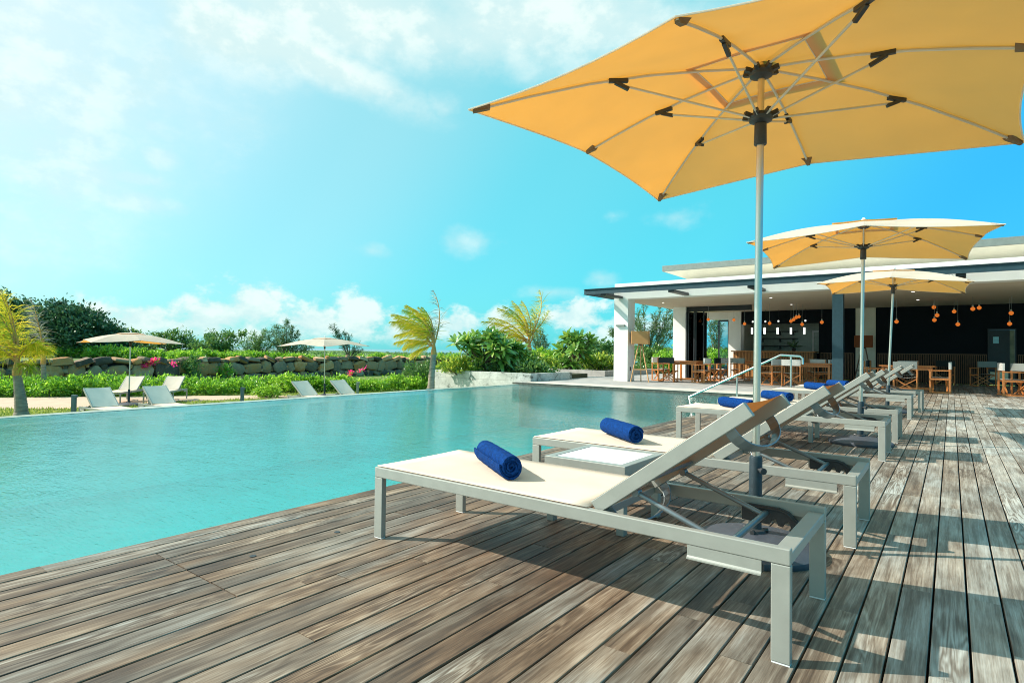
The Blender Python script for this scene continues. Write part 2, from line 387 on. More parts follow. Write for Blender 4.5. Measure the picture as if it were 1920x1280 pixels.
def glassmat():
    m, N, L = nodes('door_glass'); N.remove(N['Principled BSDF']); out = N['Material Output']
    t = N.new('ShaderNodeBsdfTransparent'); t.inputs[0].default_value = (0.70, 0.80, 0.78, 1)
    g = N.new('ShaderNodeBsdfGlossy'); g.inputs['Roughness'].default_value = 0.02
    f = N.new('ShaderNodeFresnel'); f.inputs[0].default_value = 1.5
    mx = N.new('ShaderNodeMixShader'); L.new(f.outputs[0], mx.inputs[0]); L.new(t.outputs[0], mx.inputs[1]); L.new(g.outputs[0], mx.inputs[2])
    L.new(mx.outputs[0], out.inputs[0]); return m


M = dict(
    frame=pmat('champagne_metal', (0.335, 0.35, 0.31), 0.42, 0.25, 0.06, 9, 0.05, 400),
    sling=fabric('cream_sling', (0.88, 0.80, 0.64), (0.80, 0.30, 0.06), 700, 0.28),
    canopy=fabric('ecru_canvas', (0.88, 0.82, 0.68), (0.72, 0.29, 0.028), 800, 0.46, (0.64, 0.52, 0.30)),  # tan reverse puts the underside's light and shade into the cloth colour
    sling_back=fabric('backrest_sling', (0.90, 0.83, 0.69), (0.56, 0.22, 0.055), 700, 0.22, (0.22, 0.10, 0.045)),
    hem=fabric('pale_hem', (0.85, 0.82, 0.74), (0.9, 0.75, 0.5), 800, 0.4),
    white=pmat('white_panel', (0.80, 0.81, 0.82), 0.35, 0, 0.03, 5),
    pad=pmat('white_plastic', (0.75, 0.77, 0.75), 0.5),
    strut=pmat('dark_steel', (0.22, 0.26, 0.27), 0.35, 0.6, 0.15, 20),
    black=pmat('black_plastic', (0.032, 0.037, 0.040), 0.45, 0, 0.2, 30, 0.1, 200),
    alu=pmat('brushed_aluminium', (0.66, 0.62, 0.54), 0.34, 1.0, 0.08, 40, 0.04, 300, stretch=(1, 1, 0.05)),
    rib=pmat('pale_rib', (0.62, 0.58, 0.50), 0.4, 0.3, 0.05),
    pocket=pmat('brown_pocket', (0.20, 0.13, 0.07), 0.8),
    stand=pmat('slate_metal', (0.024, 0.044, 0.055), 0.5, 0.2, 0.25, 25, 0.15, 120),
    base=pmat('slate_rubber', (0.058, 0.068, 0.085), 0.5, 0, 0.15, 18, 0.1, 150),
    towel=pmat('blue_terry', (0.003, 0.045, 0.205), 0.95, 0, 0.45, 60, 1.0, 300, spec=0.1),
    deck=deckmat(),
    under=pmat('under_deck', (0.012, 0.010, 0.009), 0.95),
    concrete=pmat('terrace_concrete', (0.36, 0.345, 0.32), 0.8, 0, 0.22, 2.5, 0.3, 60),
    coping=pmat('pale_coping', (0.60, 0.51, 0.44), 0.7, 0, 0.22, 5, 0.2, 60, stretch=(0.4, 3, 1)),
    tile=pmat('pool_tile', (0.74, 0.93, 0.88), 0.4, 0, 0.12, 1.3, 0.1, 20, col2=(0.88, 0.97, 0.93)),
    darktile=pmat('waterline_tile', (0.07, 0.075, 0.06), 0.4, 0, 0.5, 9),
    rim=pmat('wet_rim', (0.40, 0.44, 0.36), 0.3, 0, 0.3, 8),
    plaster=pmat('white_render', (0.80, 0.79, 0.745), 0.85, 0, 0.035, 3, 0.15, 90),
    soffit=pmat('beige_soffit', (0.66, 0.57, 0.44), 0.9, 0, 0.05, 2),
    cream=pmat('cream_render', (0.72, 0.68, 0.56), 0.85, 0, 0.06, 3, 0.1, 80),
    steel=pmat('slate_blue_steel', (0.022, 0.058, 0.074), 0.5, 0.2, 0.15, 12, 0.1, 80),
    fascia=pmat('grey_green_fascia', (0.20, 0.235, 0.215), 0.5, 0.3, 0.1, 8),
    dark=pmat('navy_wall', (0.009, 0.013, 0.017), 0.85, 0, 0.15, 2, spec=0.12),
    darkmetal=pmat('anthracite_frame', (0.02, 0.024, 0.028), 0.4, 0.2, 0.15, 10),
    slat=pmat('slat_timber', (0.15, 0.080, 0.042), 0.6, 0, 0.45, 30, 0.1, 60, stretch=(3, 3, 0.3)),
    barwood=pmat('bar_timber', (0.42, 0.19, 0.06), 0.5, 0, 0.3, 20, 0.1, 60, stretch=(3, 3, 0.3)),
    teak=pmat('oiled_teak', (0.62, 0.225, 0.062), 0.45, 0, 0.22, 30, 0.05, 200, stretch=(2, 2, 0.4)),
    lampwood=pmat('lamp_ash', (0.56, 0.31, 0.13), 0.5, 0, 0.2, 30, stretch=(3, 3, 0.3)),
    shade=fabric('tan_shade', (0.52, 0.30, 0.13), (0.6, 0.30, 0.1), 500, 0.25),
    shade2=fabric('brown_shade', (0.30, 0.10, 0.045), (0.4, 0.13, 0.05), 500, 0.2),
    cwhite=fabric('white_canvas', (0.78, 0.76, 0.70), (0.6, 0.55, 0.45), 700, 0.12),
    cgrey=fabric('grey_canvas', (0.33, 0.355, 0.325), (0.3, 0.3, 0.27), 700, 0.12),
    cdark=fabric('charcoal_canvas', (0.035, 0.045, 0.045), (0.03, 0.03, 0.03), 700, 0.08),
    amber=emat('amber_bulb', (1.0, 0.24, 0.03), 0.42, (0.25, 0.08, 0.015)),
    bulbtop=pmat('lamp_cap', (0.55, 0.50, 0.42), 0.4, 0.5),
    tube=emat('white_lamp_tube', (0.95, 1.0, 0.92), 1.6, (0.9, 0.9, 0.9)),
    globe=emat('white_lamp_globe', (0.95, 1.0, 0.95), 0.55, (0.8, 0.8, 0.8)),
    down=emat('downlight_lens', (1.0, 0.95, 0.85), 2.5, (0.9, 0.9, 0.9)),
    cable=pmat('pale_cable', (0.30, 0.32, 0.32), 0.6),
    ktile=tilemat('kitchen_tile', (0.40, 0.47, 0.40), (0.27, 0.32, 0.28), 1.0, 0.3, 0.1),
    paper=pmat('notice_paper', (0.35, 0.72, 0.80), 0.8, 0, 0.03),
    ink=pmat('notice_ink', (0.15, 0.30, 0.35), 0.8),
    kick=pmat('kick_plate', (0.50, 0.50, 0.38), 0.35, 0.8, 0.15, 6),
    inox=pmat('stainless_rail', (0.70, 0.68, 0.63), 0.22, 1.0, 0.05, 20),
    grass=pmat('lawn_green', (0.10, 0.17, 0.022), 0.95, 0, 0.4, 6, 0.6, 60, col2=(0.16, 0.21, 0.03)),
    path=pmat('sandy_path', (0.55, 0.40, 0.285), 0.9, 0, 0.12, 3, 0.3, 80),
    soil=pmat('garden_soil', (0.05, 0.055, 0.025), 0.95, 0, 0.4, 2, 0.5, 30),
    scrub=pmat('coastal_scrub', (0.07, 0.13, 0.03), 0.95, 0, 0.5, 0.5, 0.8, 8, col2=(0.12, 0.19, 0.04)),
    rock=stonemat('basalt_boulder', [(0.075, 0.055, 0.040), (0.21, 0.148, 0.098), (0.39, 0.262, 0.155), (0.60, 0.255, 0.082), (0.68, 0.475, 0.285)], 3.4, 1.0),
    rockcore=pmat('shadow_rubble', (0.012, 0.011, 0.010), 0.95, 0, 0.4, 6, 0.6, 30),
    marble=marblemat(), glass=glassmat(),
    bollard=pmat('bollard_grey', (0.16, 0.20, 0.21), 0.5, 0.3),
    bark=pmat('palm_bark', (0.30, 0.245, 0.185), 0.9, 0, 0.4, 9, 0.8, 30, stretch=(0.6, 0.6, 3)),
    bark2=pmat('tree_bark', (0.14, 0.105, 0.075), 0.9, 0, 0.35, 12, 0.7, 40),
    boot=pmat('palm_boot', (0.58, 0.27, 0.075), 0.8, 0, 0.3, 12, 0.5, 40, stretch=(3, 3, 0.5)),
    l_hedge=leafmat('hedge_leaf', (0.045, 0.125, 0.008), (0.125, 0.275, 0.014), (0.24, 0.38, 0.04), 0.38, 0.06, 0.49),
    l_light=leafmat('light_leaf', (0.075, 0.165, 0.012), (0.165, 0.310, 0.022), (0.29, 0.41, 0.05), 0.42, 0.06, 0.49),
    l_dark=leafmat('dark_leaf', (0.014, 0.045, 0.022), (0.035, 0.088, 0.035), (0.07, 0.14, 0.05), 0.2),
    l_mid=leafmat('mid_leaf', (0.030, 0.085, 0.020), (0.075, 0.155, 0.032), (0.14, 0.22, 0.05), 0.3),
    l_frang=leafmat('plumeria_leaf', (0.045, 0.125, 0.020), (0.11, 0.225, 0.035), (0.25, 0.31, 0.05), 0.3, 0.1),
    l_yel=leafmat('variegated_leaf', (0.060, 0.130, 0.015), (0.20, 0.28, 0.03), (0.42, 0.42, 0.06), 0.35),
    l_cas=leafmat('needle_green', (0.035, 0.075, 0.035), (0.085, 0.140, 0.055), (0.12, 0.17, 0.07), 0.25, 0.02),
    l_far=leafmat('far_leaf', (0.050, 0.115, 0.035), (0.10, 0.18, 0.055), None, 0.3, 0.03),
    l_palm=leafmat('palm_leaflet', (0.19, 0.21, 0.010), (0.39, 0.32, 0.018), (0.54, 0.35, 0.03), 0.5, 0.03, 0.505),
    l_palmg=leafmat('palm_leaflet_green', (0.09, 0.16, 0.010), (0.22, 0.25, 0.016), (0.38, 0.31, 0.03), 0.5, 0.03, 0.51),
    l_dry=leafmat('palm_leaflet_dry', (0.10, 0.11, 0.09), (0.22, 0.21, 0.16), (0.34, 0.28, 0.17), 0.25, 0.05),
    l_grass=leafmat('grass_blade', (0.08, 0.13, 0.02), (0.17, 0.22, 0.04), (0.26, 0.27, 0.08), 0.4, 0.02),
    flower=leafmat('bougainvillea_bract', (0.55, 0.02, 0.10), (0.75, 0.04, 0.20), (0.80, 0.25, 0.10), 0.4, 0.02),
    sea=watermat('sea_water', (0.03, 0.22, 0.26, 1), [(0.05, (1, 3, 1), 1.0, 0.0)], 1.2, 0.25),
    water=watermat('pool_water', (0.17, 0.95, 0.88), [(1.1, (1, 2.0, 1), 0.6, 0.4), (5.0, (1, 3.0, 1), 0.24, 0.5), (13.0, (1, 3.6, 1), 0.21, 0.4)], 0.024),
)

# ------------------------------------------------------------------ mesh helpers
class MB:
    def __init__(s): s.v = []; s.f = []
    def add(s, vs, fs):
        o = len(s.v); s.v.extend(tuple(map(float, p)) for p in vs); s.f.extend(tuple(i + o for i in f) for f in fs); return s
    def box(s, a, b, mat=None):
        x0, y0, z0 = a; x1, y1, z1 = b
        v = [(x0, y0, z0), (x1, y0, z0), (x1, y1, z0), (x0, y1, z0), (x0, y0, z1), (x1, y0, z1), (x1, y1, z1), (x0, y1, z1)]
        if mat: v = [tuple(mat @ Vector(p)) for p in v]
        return s.add(v, [(0, 3, 2, 1), (4, 5, 6, 7), (0, 1, 5, 4), (1, 2, 6, 5), (2, 3, 7, 6), (3, 0, 4, 7)])
    def bar(s, p, q, w, h, up=(0, 0, 1)):
        """rectangular bar from p to q, w across, h along up"""
        p, q = Vector(p), Vector(q); d = (q - p).normalized(); u = Vector(up); u = (u - d * u.dot(d)).normalized(); r = d.cross(u)
        v = []
        for c in (p, q):
            for a, b in ((-1, -1), (1, -1), (1, 1), (-1, 1)): v.append(c + r * a * w / 2 + u * b * h / 2)
        return s.add(v, [(0, 1, 2, 3), (7, 6, 5, 4), (0, 4, 5, 1), (1, 5, 6, 2), (2, 6, 7, 3), (3, 7, 4, 0)])
    def tube(s, pts, r, n=10, cap=True):
        pts = [Vector(p) for p in pts]; m = len(pts); rs = r if hasattr(r, '__len__') else [r] * m
        v = []; prev = None
        for i, p in enumerate(pts):
            d = (pts[min(i + 1, m - 1)] - pts[max(i - 1, 0)]).normalized()
            a = prev if prev else (Vector((0, 0, 1)) if abs(d.z) < 0.9 else Vector((1, 0, 0)))
            a = (a - d * a.dot(d)).normalized(); b = d.cross(a); prev = a
            for k in range(n):
                t = 2 * pi * k / n; v.append(p + (a * cos(t) + b * sin(t)) * rs[i])
        f = []
        for i in range(m - 1):
            for k in range(n): f.append((i * n + k, i * n + (k + 1) % n, (i + 1) * n + (k + 1) % n, (i + 1) * n + k))
        if cap: f += [tuple(range(n))[::-1], tuple(range((m - 1) * n, m * n))]
        return s.add(v, f)
    def lathe(s, prof, n=24, o=(0, 0, 0)):
        v = []; o = Vector(o)
        for r, z in prof:
            for k in range(n): v.append(o + Vector((r * cos(2 * pi * k / n), r * sin(2 * pi * k / n), z)))
        f = []
        for i in range(len(prof) - 1):
            for k in range(n): f.append((i * n + k, i * n + (k + 1) % n, (i + 1) * n + (k + 1) % n, (i + 1) * n + k))
        f += [tuple(range(n))[::-1], tuple(range((len(prof) - 1) * n, len(prof) * n))]
        return s.add(v, f)
    def prism(s, poly, ax, ay, o, ext):
        """polygon (u,v) in the plane ax,ay at o, extruded by ext"""
        ax, ay, o, ext = map(Vector, (ax, ay, o, ext)); n = len(poly)
        v = [o + ax * u + ay * w for u, w in poly]; v += [p + ext for p in v]
        f = [tuple(range(n))[::-1], tuple(range(n, 2 * n))] + [(i, (i + 1) % n, n + (i + 1) % n, n + i) for i in range(n)]
        return s.add(v, f)
    def sheet(s, grid):
        h, w = len(grid), len(grid[0])
        return s.add([p for row in grid for p in row], [(i * w + j, i * w + j + 1, (i + 1) * w + j + 1, (i + 1) * w + j) for i in range(h - 1) for j in range(w - 1)])
    def build(s, name, mat, parent=None, smooth=False, bevel=0.0, loc=None):
        me = bpy.data.meshes.new(name); me.from_pydata(s.v, [], s.f); me.materials.append(mat)
        return link(name, me, parent, smooth, bevel, loc)


def link(name, me, parent=None, smooth=False, bevel=0.0, loc=None):
    if smooth:
        me.shade_smooth() if hasattr(me, 'shade_smooth') else None
        try: me.set_sharp_from_angle(angle=radians(40))
        except Exception: pass
    o = bpy.data.objects.new(name, me); COL.objects.link(o)
    if parent: o.parent = parent
    if loc: o.location = loc
    if bevel:
        b = o.modifiers.new('bevel', 'BEVEL'); b.width = bevel; b.segments = 2; b.limit_method = 'ANGLE'
        b.harden_normals = False
    return o


def mesh_np(name, V, Q, mat, parent=None):
    me = bpy.data.meshes.new(name); n, k = len(V), Q.shape[1]
    me.vertices.add(n); me.vertices.foreach_set('co', np.ascontiguousarray(V, dtype=np.float32).ravel())
    me.loops.add(Q.size); me.loops.foreach_set('vertex_index', np.ascontiguousarray(Q, dtype=np.int32).ravel())
    me.polygons.add(len(Q)); me.polygons.foreach_set('loop_start', np.arange(0, Q.size, k, dtype=np.int32))
    me.update(calc_edges=True); me.materials.append(mat); me.shade_flat()
    return link(name, me, parent)


def tag(o, label=None, cat=None, group=None, kind=None):
    if label: o['label'] = label
    if cat: o['category'] = cat
    if group: o['group'] = group
    if kind: o['kind'] = kind
    return o


def empty(name, loc=(0, 0, 0), rz=0.0, label=None, cat=None, group=None):
    o = bpy.data.objects.new(name, None); COL.objects.link(o); o.empty_display_size = 0.1
    o.location = loc; o.rotation_euler = (0, 0, rz); return tag(o, label, cat, group)


KIDS = {}
def copy_tree(o, label=None, loc=None, rz=None, parent=None):
    c = o.copy(); COL.objects.link(c); c.parent = parent
    if parent is None:
        if loc is not None: c.location = loc
        if rz is not None: c.rotation_euler = (0, 0, rz)
        if label: c['label'] = label
    for ch in [x for x in COL.objects if x.parent == o]: copy_tree(ch, parent=c)
    return c


def struct(o): o['kind'] = 'structure'; return o
def norm(a): return a / np.maximum(np.linalg.norm(a, axis=-1, keepdims=True), 1e-9)


# ------------------------------------------------------------------ foliage helpers
def leaf_quads(P, D, U, ln, wd, fold=0.25):
    """diamond leaves: base P, direction D, side from U; ln, wd arrays"""
    D = norm(D); Sd = norm(np.cross(D, U)); Nn = np.cross(Sd, D)
    ln = ln[:, None]; wd = wd[:, None]
    mid = P + D * ln * 0.45
    V = np.stack([P, mid + Sd * wd / 2 + Nn * wd * fold, P + D * ln, mid - Sd * wd / 2 + Nn * wd * fold], 1).reshape(-1, 3)
    Q = np.arange(len(P) * 4).reshape(-1, 4)
    return V, Q


def clump_cloud(blobs, nclump, per, sig, ln, wd, up=0.5, shell=0.55, flat=0.8, rng=RNG):
    """leaves in clumps spread through ellipsoid blobs [(cx,cy,cz,rx,ry,rz)]"""
    B = np.array(blobs, float); vol = (B[:, 3] * B[:, 4] * B[:, 5]) ** 0.7
    idx = rng.choice(len(B), nclump, p=vol / vol.sum())
    d = norm(rng.normal(size=(nclump, 3))); r = shell + (1 - shell) * rng.random(nclump) ** 0.6
    r *= 1 + 0.10 * rng.normal(size=nclump)
    C = B[idx, :3] + d * r[:, None] * B[idx, 3:]
    n = nclump * per
    ci = np.repeat(np.arange(nclump), per)
    off = rng.normal(size=(n, 3)) * sig * (0.6 + 0.8 * rng.random(nclump))[ci][:, None]; off[:, 2] *= flat
    P = C[ci] + off
    D = norm(d[ci] * 0.6 + norm(rng.normal(size=(n, 3))) * 0.9 + np.array([0, 0, up]))
    U = norm(rng.normal(size=(n, 3)) * 0.5 + np.array([0, 0, 1.0]) + d[ci] * 0.5)
    k = 0.65 + 0.7 * rng.random(n)
    V, Q = leaf_quads(P, D, U, ln * k, wd * k)
    return V, Q, C


def limbs(mb, base, tops, r0, rng=RNG, fork=0.35):
    base = Vector(base)
    for t in tops:
        t = Vector(t); a = base.lerp(t, 0.5) + Vector((rng.normal() * 0.08, rng.normal() * 0.08, 0.1)) * (t - base).length * 0.5
        mb.tube([base, a, t], [r0, r0 * 0.6, r0 * 0.2], 6)


def shrub(name, label, cat, px, yb, wpx, ytop, mat, gz=-0.80, dep=None, n=60, per=28, ln=0.10, wd=0.055, group=None, up=0.6, aspect=0.8, shell=0.5, parts=None, wood=True, sig=0.09, seed=None):
    """a bush whose base middle is seen at (px, yb), wpx wide, reaching up to ytop in the photo"""
    if dep is not None and gz in (.33, GZ):
        dep *= K; gz = .26 if gz == .33 else gz
    p = G(px, yb, gz) if dep is None else AT(px, yb, dep)
    if dep is not None: p.z = gz
    d = depth(p); w = wpx * d / F; top = AT(px, ytop, d).z; h = max(0.3, (top - gz) * (.88 if name == 'garden_shrub' else 1))
    rng = np.random.default_rng(seed if seed is not None else int(px * 7 + yb))
    root = empty(name, p, 0, label, cat, group)
    blobs = []
    k = max(2, int(round(w / max(h, 0.4) * 1.6)))
    for i in range(k):
        u = (i + 0.5) / k - 0.5
        hh = h * (0.80 + 0.25 * rng.random()) * (1.0 - 0.25 * abs(u) * 2)
        c = RV * (u * w * 0.85) + FV * (rng.random() - 0.5) * w * 0.15
        blobs.append((c.x, c.y, hh * 0.52, w / k * 0.75 + 0.12, w / k * 0.75 * aspect + 0.12, hh * 0.50))
    V, Q, C = clump_cloud(blobs, n, per, sig, ln, wd, up, shell, rng=rng)
    V[:, 2] = np.maximum(V[:, 2], 0.01)
    mesh_np('foliage', V, Q, mat, root)
    if wood:
        mb = MB()
        for j in range(min(7, k + 2)):
            c = C[rng.integers(len(C))]; mb.tube([(c[0] * 0.3, c[1] * 0.3, -0.05), (c[0] * 0.6, c[1] * 0.6, c[2] * 0.5), tuple(c)], [0.03, 0.02, 0.008], 5)
        mb.build('stem', M['bark2'], root)
    return root


# ================================================================== SETTING
XD, XI, YT = -3.46, -11.85, 16.0          # deck edge, infinity edge, terrace edge
WZ = -0.11                               # water level

# decking: real boards with gaps, each a separate island of one mesh
def boards():
    pitch, gap, th = 0.1169, 0.0078, 0.032
    x_ref = G(1737.5, 1280).x - gap / 2
    V, Q = [], []
    rng = np.random.default_rng(3)
    i0 = int(math.floor((XD - x_ref) / pitch)); x_end = 7.5
    i = i0
    fs = np.array([(0, 3, 2, 1), (4, 5, 6, 7), (0, 1, 5, 4), (1, 2, 6, 5), (2, 3, 7, 6), (3, 0, 4, 7)])
    x0list = []
    while True:
        a = x_ref + i * pitch + gap; b = x_ref + (i + 1) * pitch
        i += 1
        if b < XD + 0.03: continue
        a = max(a, XD)
        if a > x_end: break
        y = -2.2 - rng.random() * 2; first = True
        cuts = [y]
        while cuts[-1] < 27.3:
            cuts.append(cuts[-1] + rng.choice([1.2, 1.6, 1.95, 2.4, 2.8]) + rng.random() * 0.3)
        if -3.19 < (a + b) / 2 < -2.42: cuts = sorted([c for c in cuts if abs(c - 1.257) > 0.7] + [1.257])
        for c0, c1 in zip(cuts[:-1], cuts[1:]):
            c1 = min(c1, 27.3)
            if c1 - c0 < 0.05: continue
            g = 0.0012 if not (-3.19 < (a + b) / 2 < -2.42) else 0.003
            dz = rng.normal() * 0.0007; bv = 0.0022
            # bevelled top edges: 12-vertex section
            sec = [(a, -th), (b, -th), (b, dz - bv), (b - bv, dz), (a + bv, dz), (a, dz - bv)]
            o = len(V)
            for yy in (c0 + g, c1 - g):
                V.extend([(x, yy, z) for x, z in sec])
            for k in range(6): Q.append((o + k, o + (k + 1) % 6, o + 6 + (k + 1) % 6, o + 6 + k))
            Q.append((o + 0, o + 5, o + 2, o + 1)); Q.append((o + 5, o + 4, o + 3, o + 2))
            Q.append((o + 6, o + 7, o + 8, o + 11)); Q.append((o + 11, o + 8, o + 9, o + 10))
    return struct(mesh_np('pool_deck', np.array(V), np.array(Q), M['deck']))


deck = boards()
hb = MB()
for px, py in ((632, 997), (474, 1042)):
    p = G(px, py); hb.lathe([(0.0, 0.0012), (0.013, 0.0016), (0.016, 0.0012), (0.016, -0.01)], 16, (p.x, p.y, 0.0008))
hb.build('lifting_hole', M['black'], deck)
struct(MB().box((XD + 0.01, -5, -1.6), (9, 27.3, -0.06)).build('deck_base', M['under']))
# terrace by the building, with its paler coping along the pool
struct(MB().box((-16, 16.62, -0.9), (XD - 0.004, 27.3, -0.004)).build('terrace', M['concrete']))
cp = MB()
rngc = np.random.default_rng(5)
for r in range(4):
    y0 = YT - 0.02 + r * 0.158
    x = -11.5 - rngc.random()
    while x < XD - 0.01:
        x1 = min(x + 1.2 + rngc.random() * 1.3, XD - 0.005)
        cp.box((max(x, -11.5) + 0.002, y0, -0.035), (x1 - 0.002, y0 + 0.154, 0.0)); x = x1
struct(cp.build('pool_coping', M['coping'], bevel=0.003))
pw = MB().box((XI - 0.3, YT, -1.6), (XD, 16.62, -0.04))
struct(pw.build('pool_end_wall', M['darktile']))
# pool basin and water
pb = MB().box((XI - 0.3, -7, -1.75), (XD + 0.01, YT + 0.1, -1.55))
pb.box((XI - 0.20, -7, -1.55), (XI, YT, WZ - 0.006)); pb.box((XI, -7.2, -1.55), (XD, -7, WZ + 0.05)); pb.box((XD + 0.001, -7, -1.55), (XD + 0.009, YT, -0.075))
struct(pb.build('pool_basin', M['tile']))
ww = struct(MB().box((XI - 0.03, -6.99, -1.543), (XD + 0.005, YT + 0.01, WZ)).build('pool_water', M['water']))
def clearmat():
    m, N, L = nodes('pool_water_body'); N.remove(N['Principled BSDF']); out = N['Material Output']
    t = N.new('ShaderNodeBsdfTransparent'); va = N.new('ShaderNodeVolumeAbsorption'); va.inputs[0].default_value = WATERC; va.inputs[1].default_value = WATERD
    L.new(t.outputs[0], out.inputs[0]); L.new(va.outputs[0], out.inputs['Volume']); return m
ww.data.materials.append(clearmat())
for p_ in ww.data.polygons: p_.material_index = 0 if p_.normal.z > .5 else 1
struct(MB().box((XI - 0.30, -7, -1.5), (XI - 0.032, YT + 0.2, WZ + 0.012)).build('pool_rim', M['rim'], bevel=0.01))

# ground: lawn, path, raised land behind the stone wall, sea
GZ, K = -0.80, 1.088                     # garden level; K: how much farther things stand for it
def ground():
    x0, x1, y0, y1 = -60, XI - 0.1, -60, 60
    mb = MB().add([(x0, y0, GZ), (x1, y0, GZ), (x1, y1, GZ), (x0, y1, GZ)], [(0, 1, 2, 3)])
    mb.add([(x1, 27.3, GZ), (60, 27.3, GZ), (60, 60, GZ), (x1, 60, GZ)], [(0, 1, 2, 3)])
    mb.add([(9, -60, GZ), (60, -60, GZ), (60, 27.3, GZ), (9, 27.3, GZ)], [(0, 1, 2, 3)])
    mb.add([(x1, -60, GZ), (9, -60, GZ), (9, -7.2, GZ), (x1, -7.2, GZ)], [(0, 1, 2, 3)])
    struct(mb.build('lawn', M['grass']))
    far = [(-120, 744.5), (0, 745), (120, 744), (230, 743), (337, 742), (420, 741.5), (490, 740.5), (560, 742), (580, 747)]
    near = [(-120, 766), (0, 767), (130, 766), (230, 760), (340, 752), (420, 749.5), (490, 747), (560, 748), (580, 749)]
    v = [G(x, y, GZ + 0.012) for x, y in far] + [G(x, y, GZ + 0.012) for x, y in near]; n = len(far)
    struct(MB().add(v, [(i, i + 1, n + i + 1, n + i) for i in range(n - 1)]).build('garden_path', M['path']))


ground()
WALL = [Vector(q) * K for q in ((-26.6, -7, 0), (-27.4, 3, 0), (-28.0, 9.8, 0), (-30.0, 17, 0), (-30.3, 29, 0), (-29.8, 40, 0))]
land = MB()
lw = [(p.x - 0.35, p.y) for p in WALL]
lv = [(x, y, 0.26) for x, y in lw] + [(x - 170, y * 2.3 + 60, 0.26) for x, y in lw]
lf = [(i, i + 1, len(lw) + i + 1, len(lw) + i) for i in range(len(lw) - 1)]
land.add(lv, lf)
# a coastal plain to the right of it, behind the planters
land.add([(-32.6, 43.5, 0.26), (60, 62, 0.26), (60, 260, 0.26), (-200, 260, 0.26)], [(0, 1, 2, 3)])
struct(land.build('coastal_land', M['scrub']))
struct(MB().add([(-40000, -20000, -4), (40000, -20000, -4), (40000, 40000, -4), (-40000, 40000, -4)], [(0, 1, 2, 3)]).build('sea', M['sea']))

# grass blades on the visible lawn strips: ground cover
def grass_blades():
    rng = np.random.default_rng(11); P = []
    for (x0, x1, ya, yb, n) in ((-30, 420, 752, 786, 7000), (420, 800, 731, 752, 5000), (330, 480, 734, 742, 1500)):
        for _ in range(n):
            x = x0 + rng.random() * (x1 - x0); y = ya + rng.random() * (yb - ya)
            p = G(x, y, GZ)
            if p.x > XI - 0.4: continue
            # keep off the path
            fy = np.interp(x, [-120, 0, 230, 337, 490, 580], [744.5, 745, 743, 742, 740.5, 747]); ny = np.interp(x, [-120, 0, 130, 230, 340, 490, 580], [766, 767, 766, 760, 752, 747, 749])
            if fy - 0.3 < y < ny + 0.4 and x < 570: continue
            P.append(p)
    P = np.array(P); n = len(P)
    D = norm(rng.normal(size=(n, 3)) * 0.5 + np.array([0, 0, 1.0])); U = norm(rng.normal(size=(n, 3)))
    V, Q = leaf_quads(P, D, U, 0.05 + 0.06 * rng.random(n), 0.02 + 0.01 * rng.random(n))
    o = mesh_np('grass', V, Q, M['l_grass']); tag(o, 'short green lawn grass beside the sandy path', 'grass', kind='stuff')


grass_blades()

# ------------------------------------------------------------------ stone wall
def stone(mb, c, r, rng, ex=0.55, nu=14, nv=8):
    """one boulder: a rounded-box shape with dents"""
    ph = rng.random(9) * 6.28; fq = 1.5 + rng.random(9) * 2
    rot = Matrix.Rotation(rng.normal() * 0.12, 3, 'X') @ Matrix.Rotation(rng.normal() * 0.20, 3, 'Y')
    v = []
    sg = lambda x: (abs(x) ** ex) * (1 if x >= 0 else -1)
    for i in range(nv + 1):
        la = -pi / 2 + pi * i / nv
        for j in range(nu):
            lo = 2 * pi * j / nu
            d = Vector((sg(cos(la)) * sg(cos(lo)), sg(cos(la)) * sg(sin(lo)), sg(sin(la))))
            k = 1 + 0.07 * sin(fq[0] * d.x * 2 + ph[0]) + 0.06 * sin(fq[1] * d.y * 2 + ph[1]) + 0.07 * sin(fq[2] * d.z * 2.5 + ph[2]) + 0.035 * sin(6 * d.x + ph[3]) * sin(5 * d.z + ph[4])
            k += 0.02 * rng.normal()
            q = rot @ Vector((d.x * r[0] * k, d.y * r[1] * k, d.z * r[2] * k))
            v.append(q)
    f = []
    for i in range(nv):
        for j in range(nu): f.append((i * nu + j, i * nu + (j + 1) % nu, (i + 1) * nu + (j + 1) % nu, (i + 1) * nu + j))
    return v, f


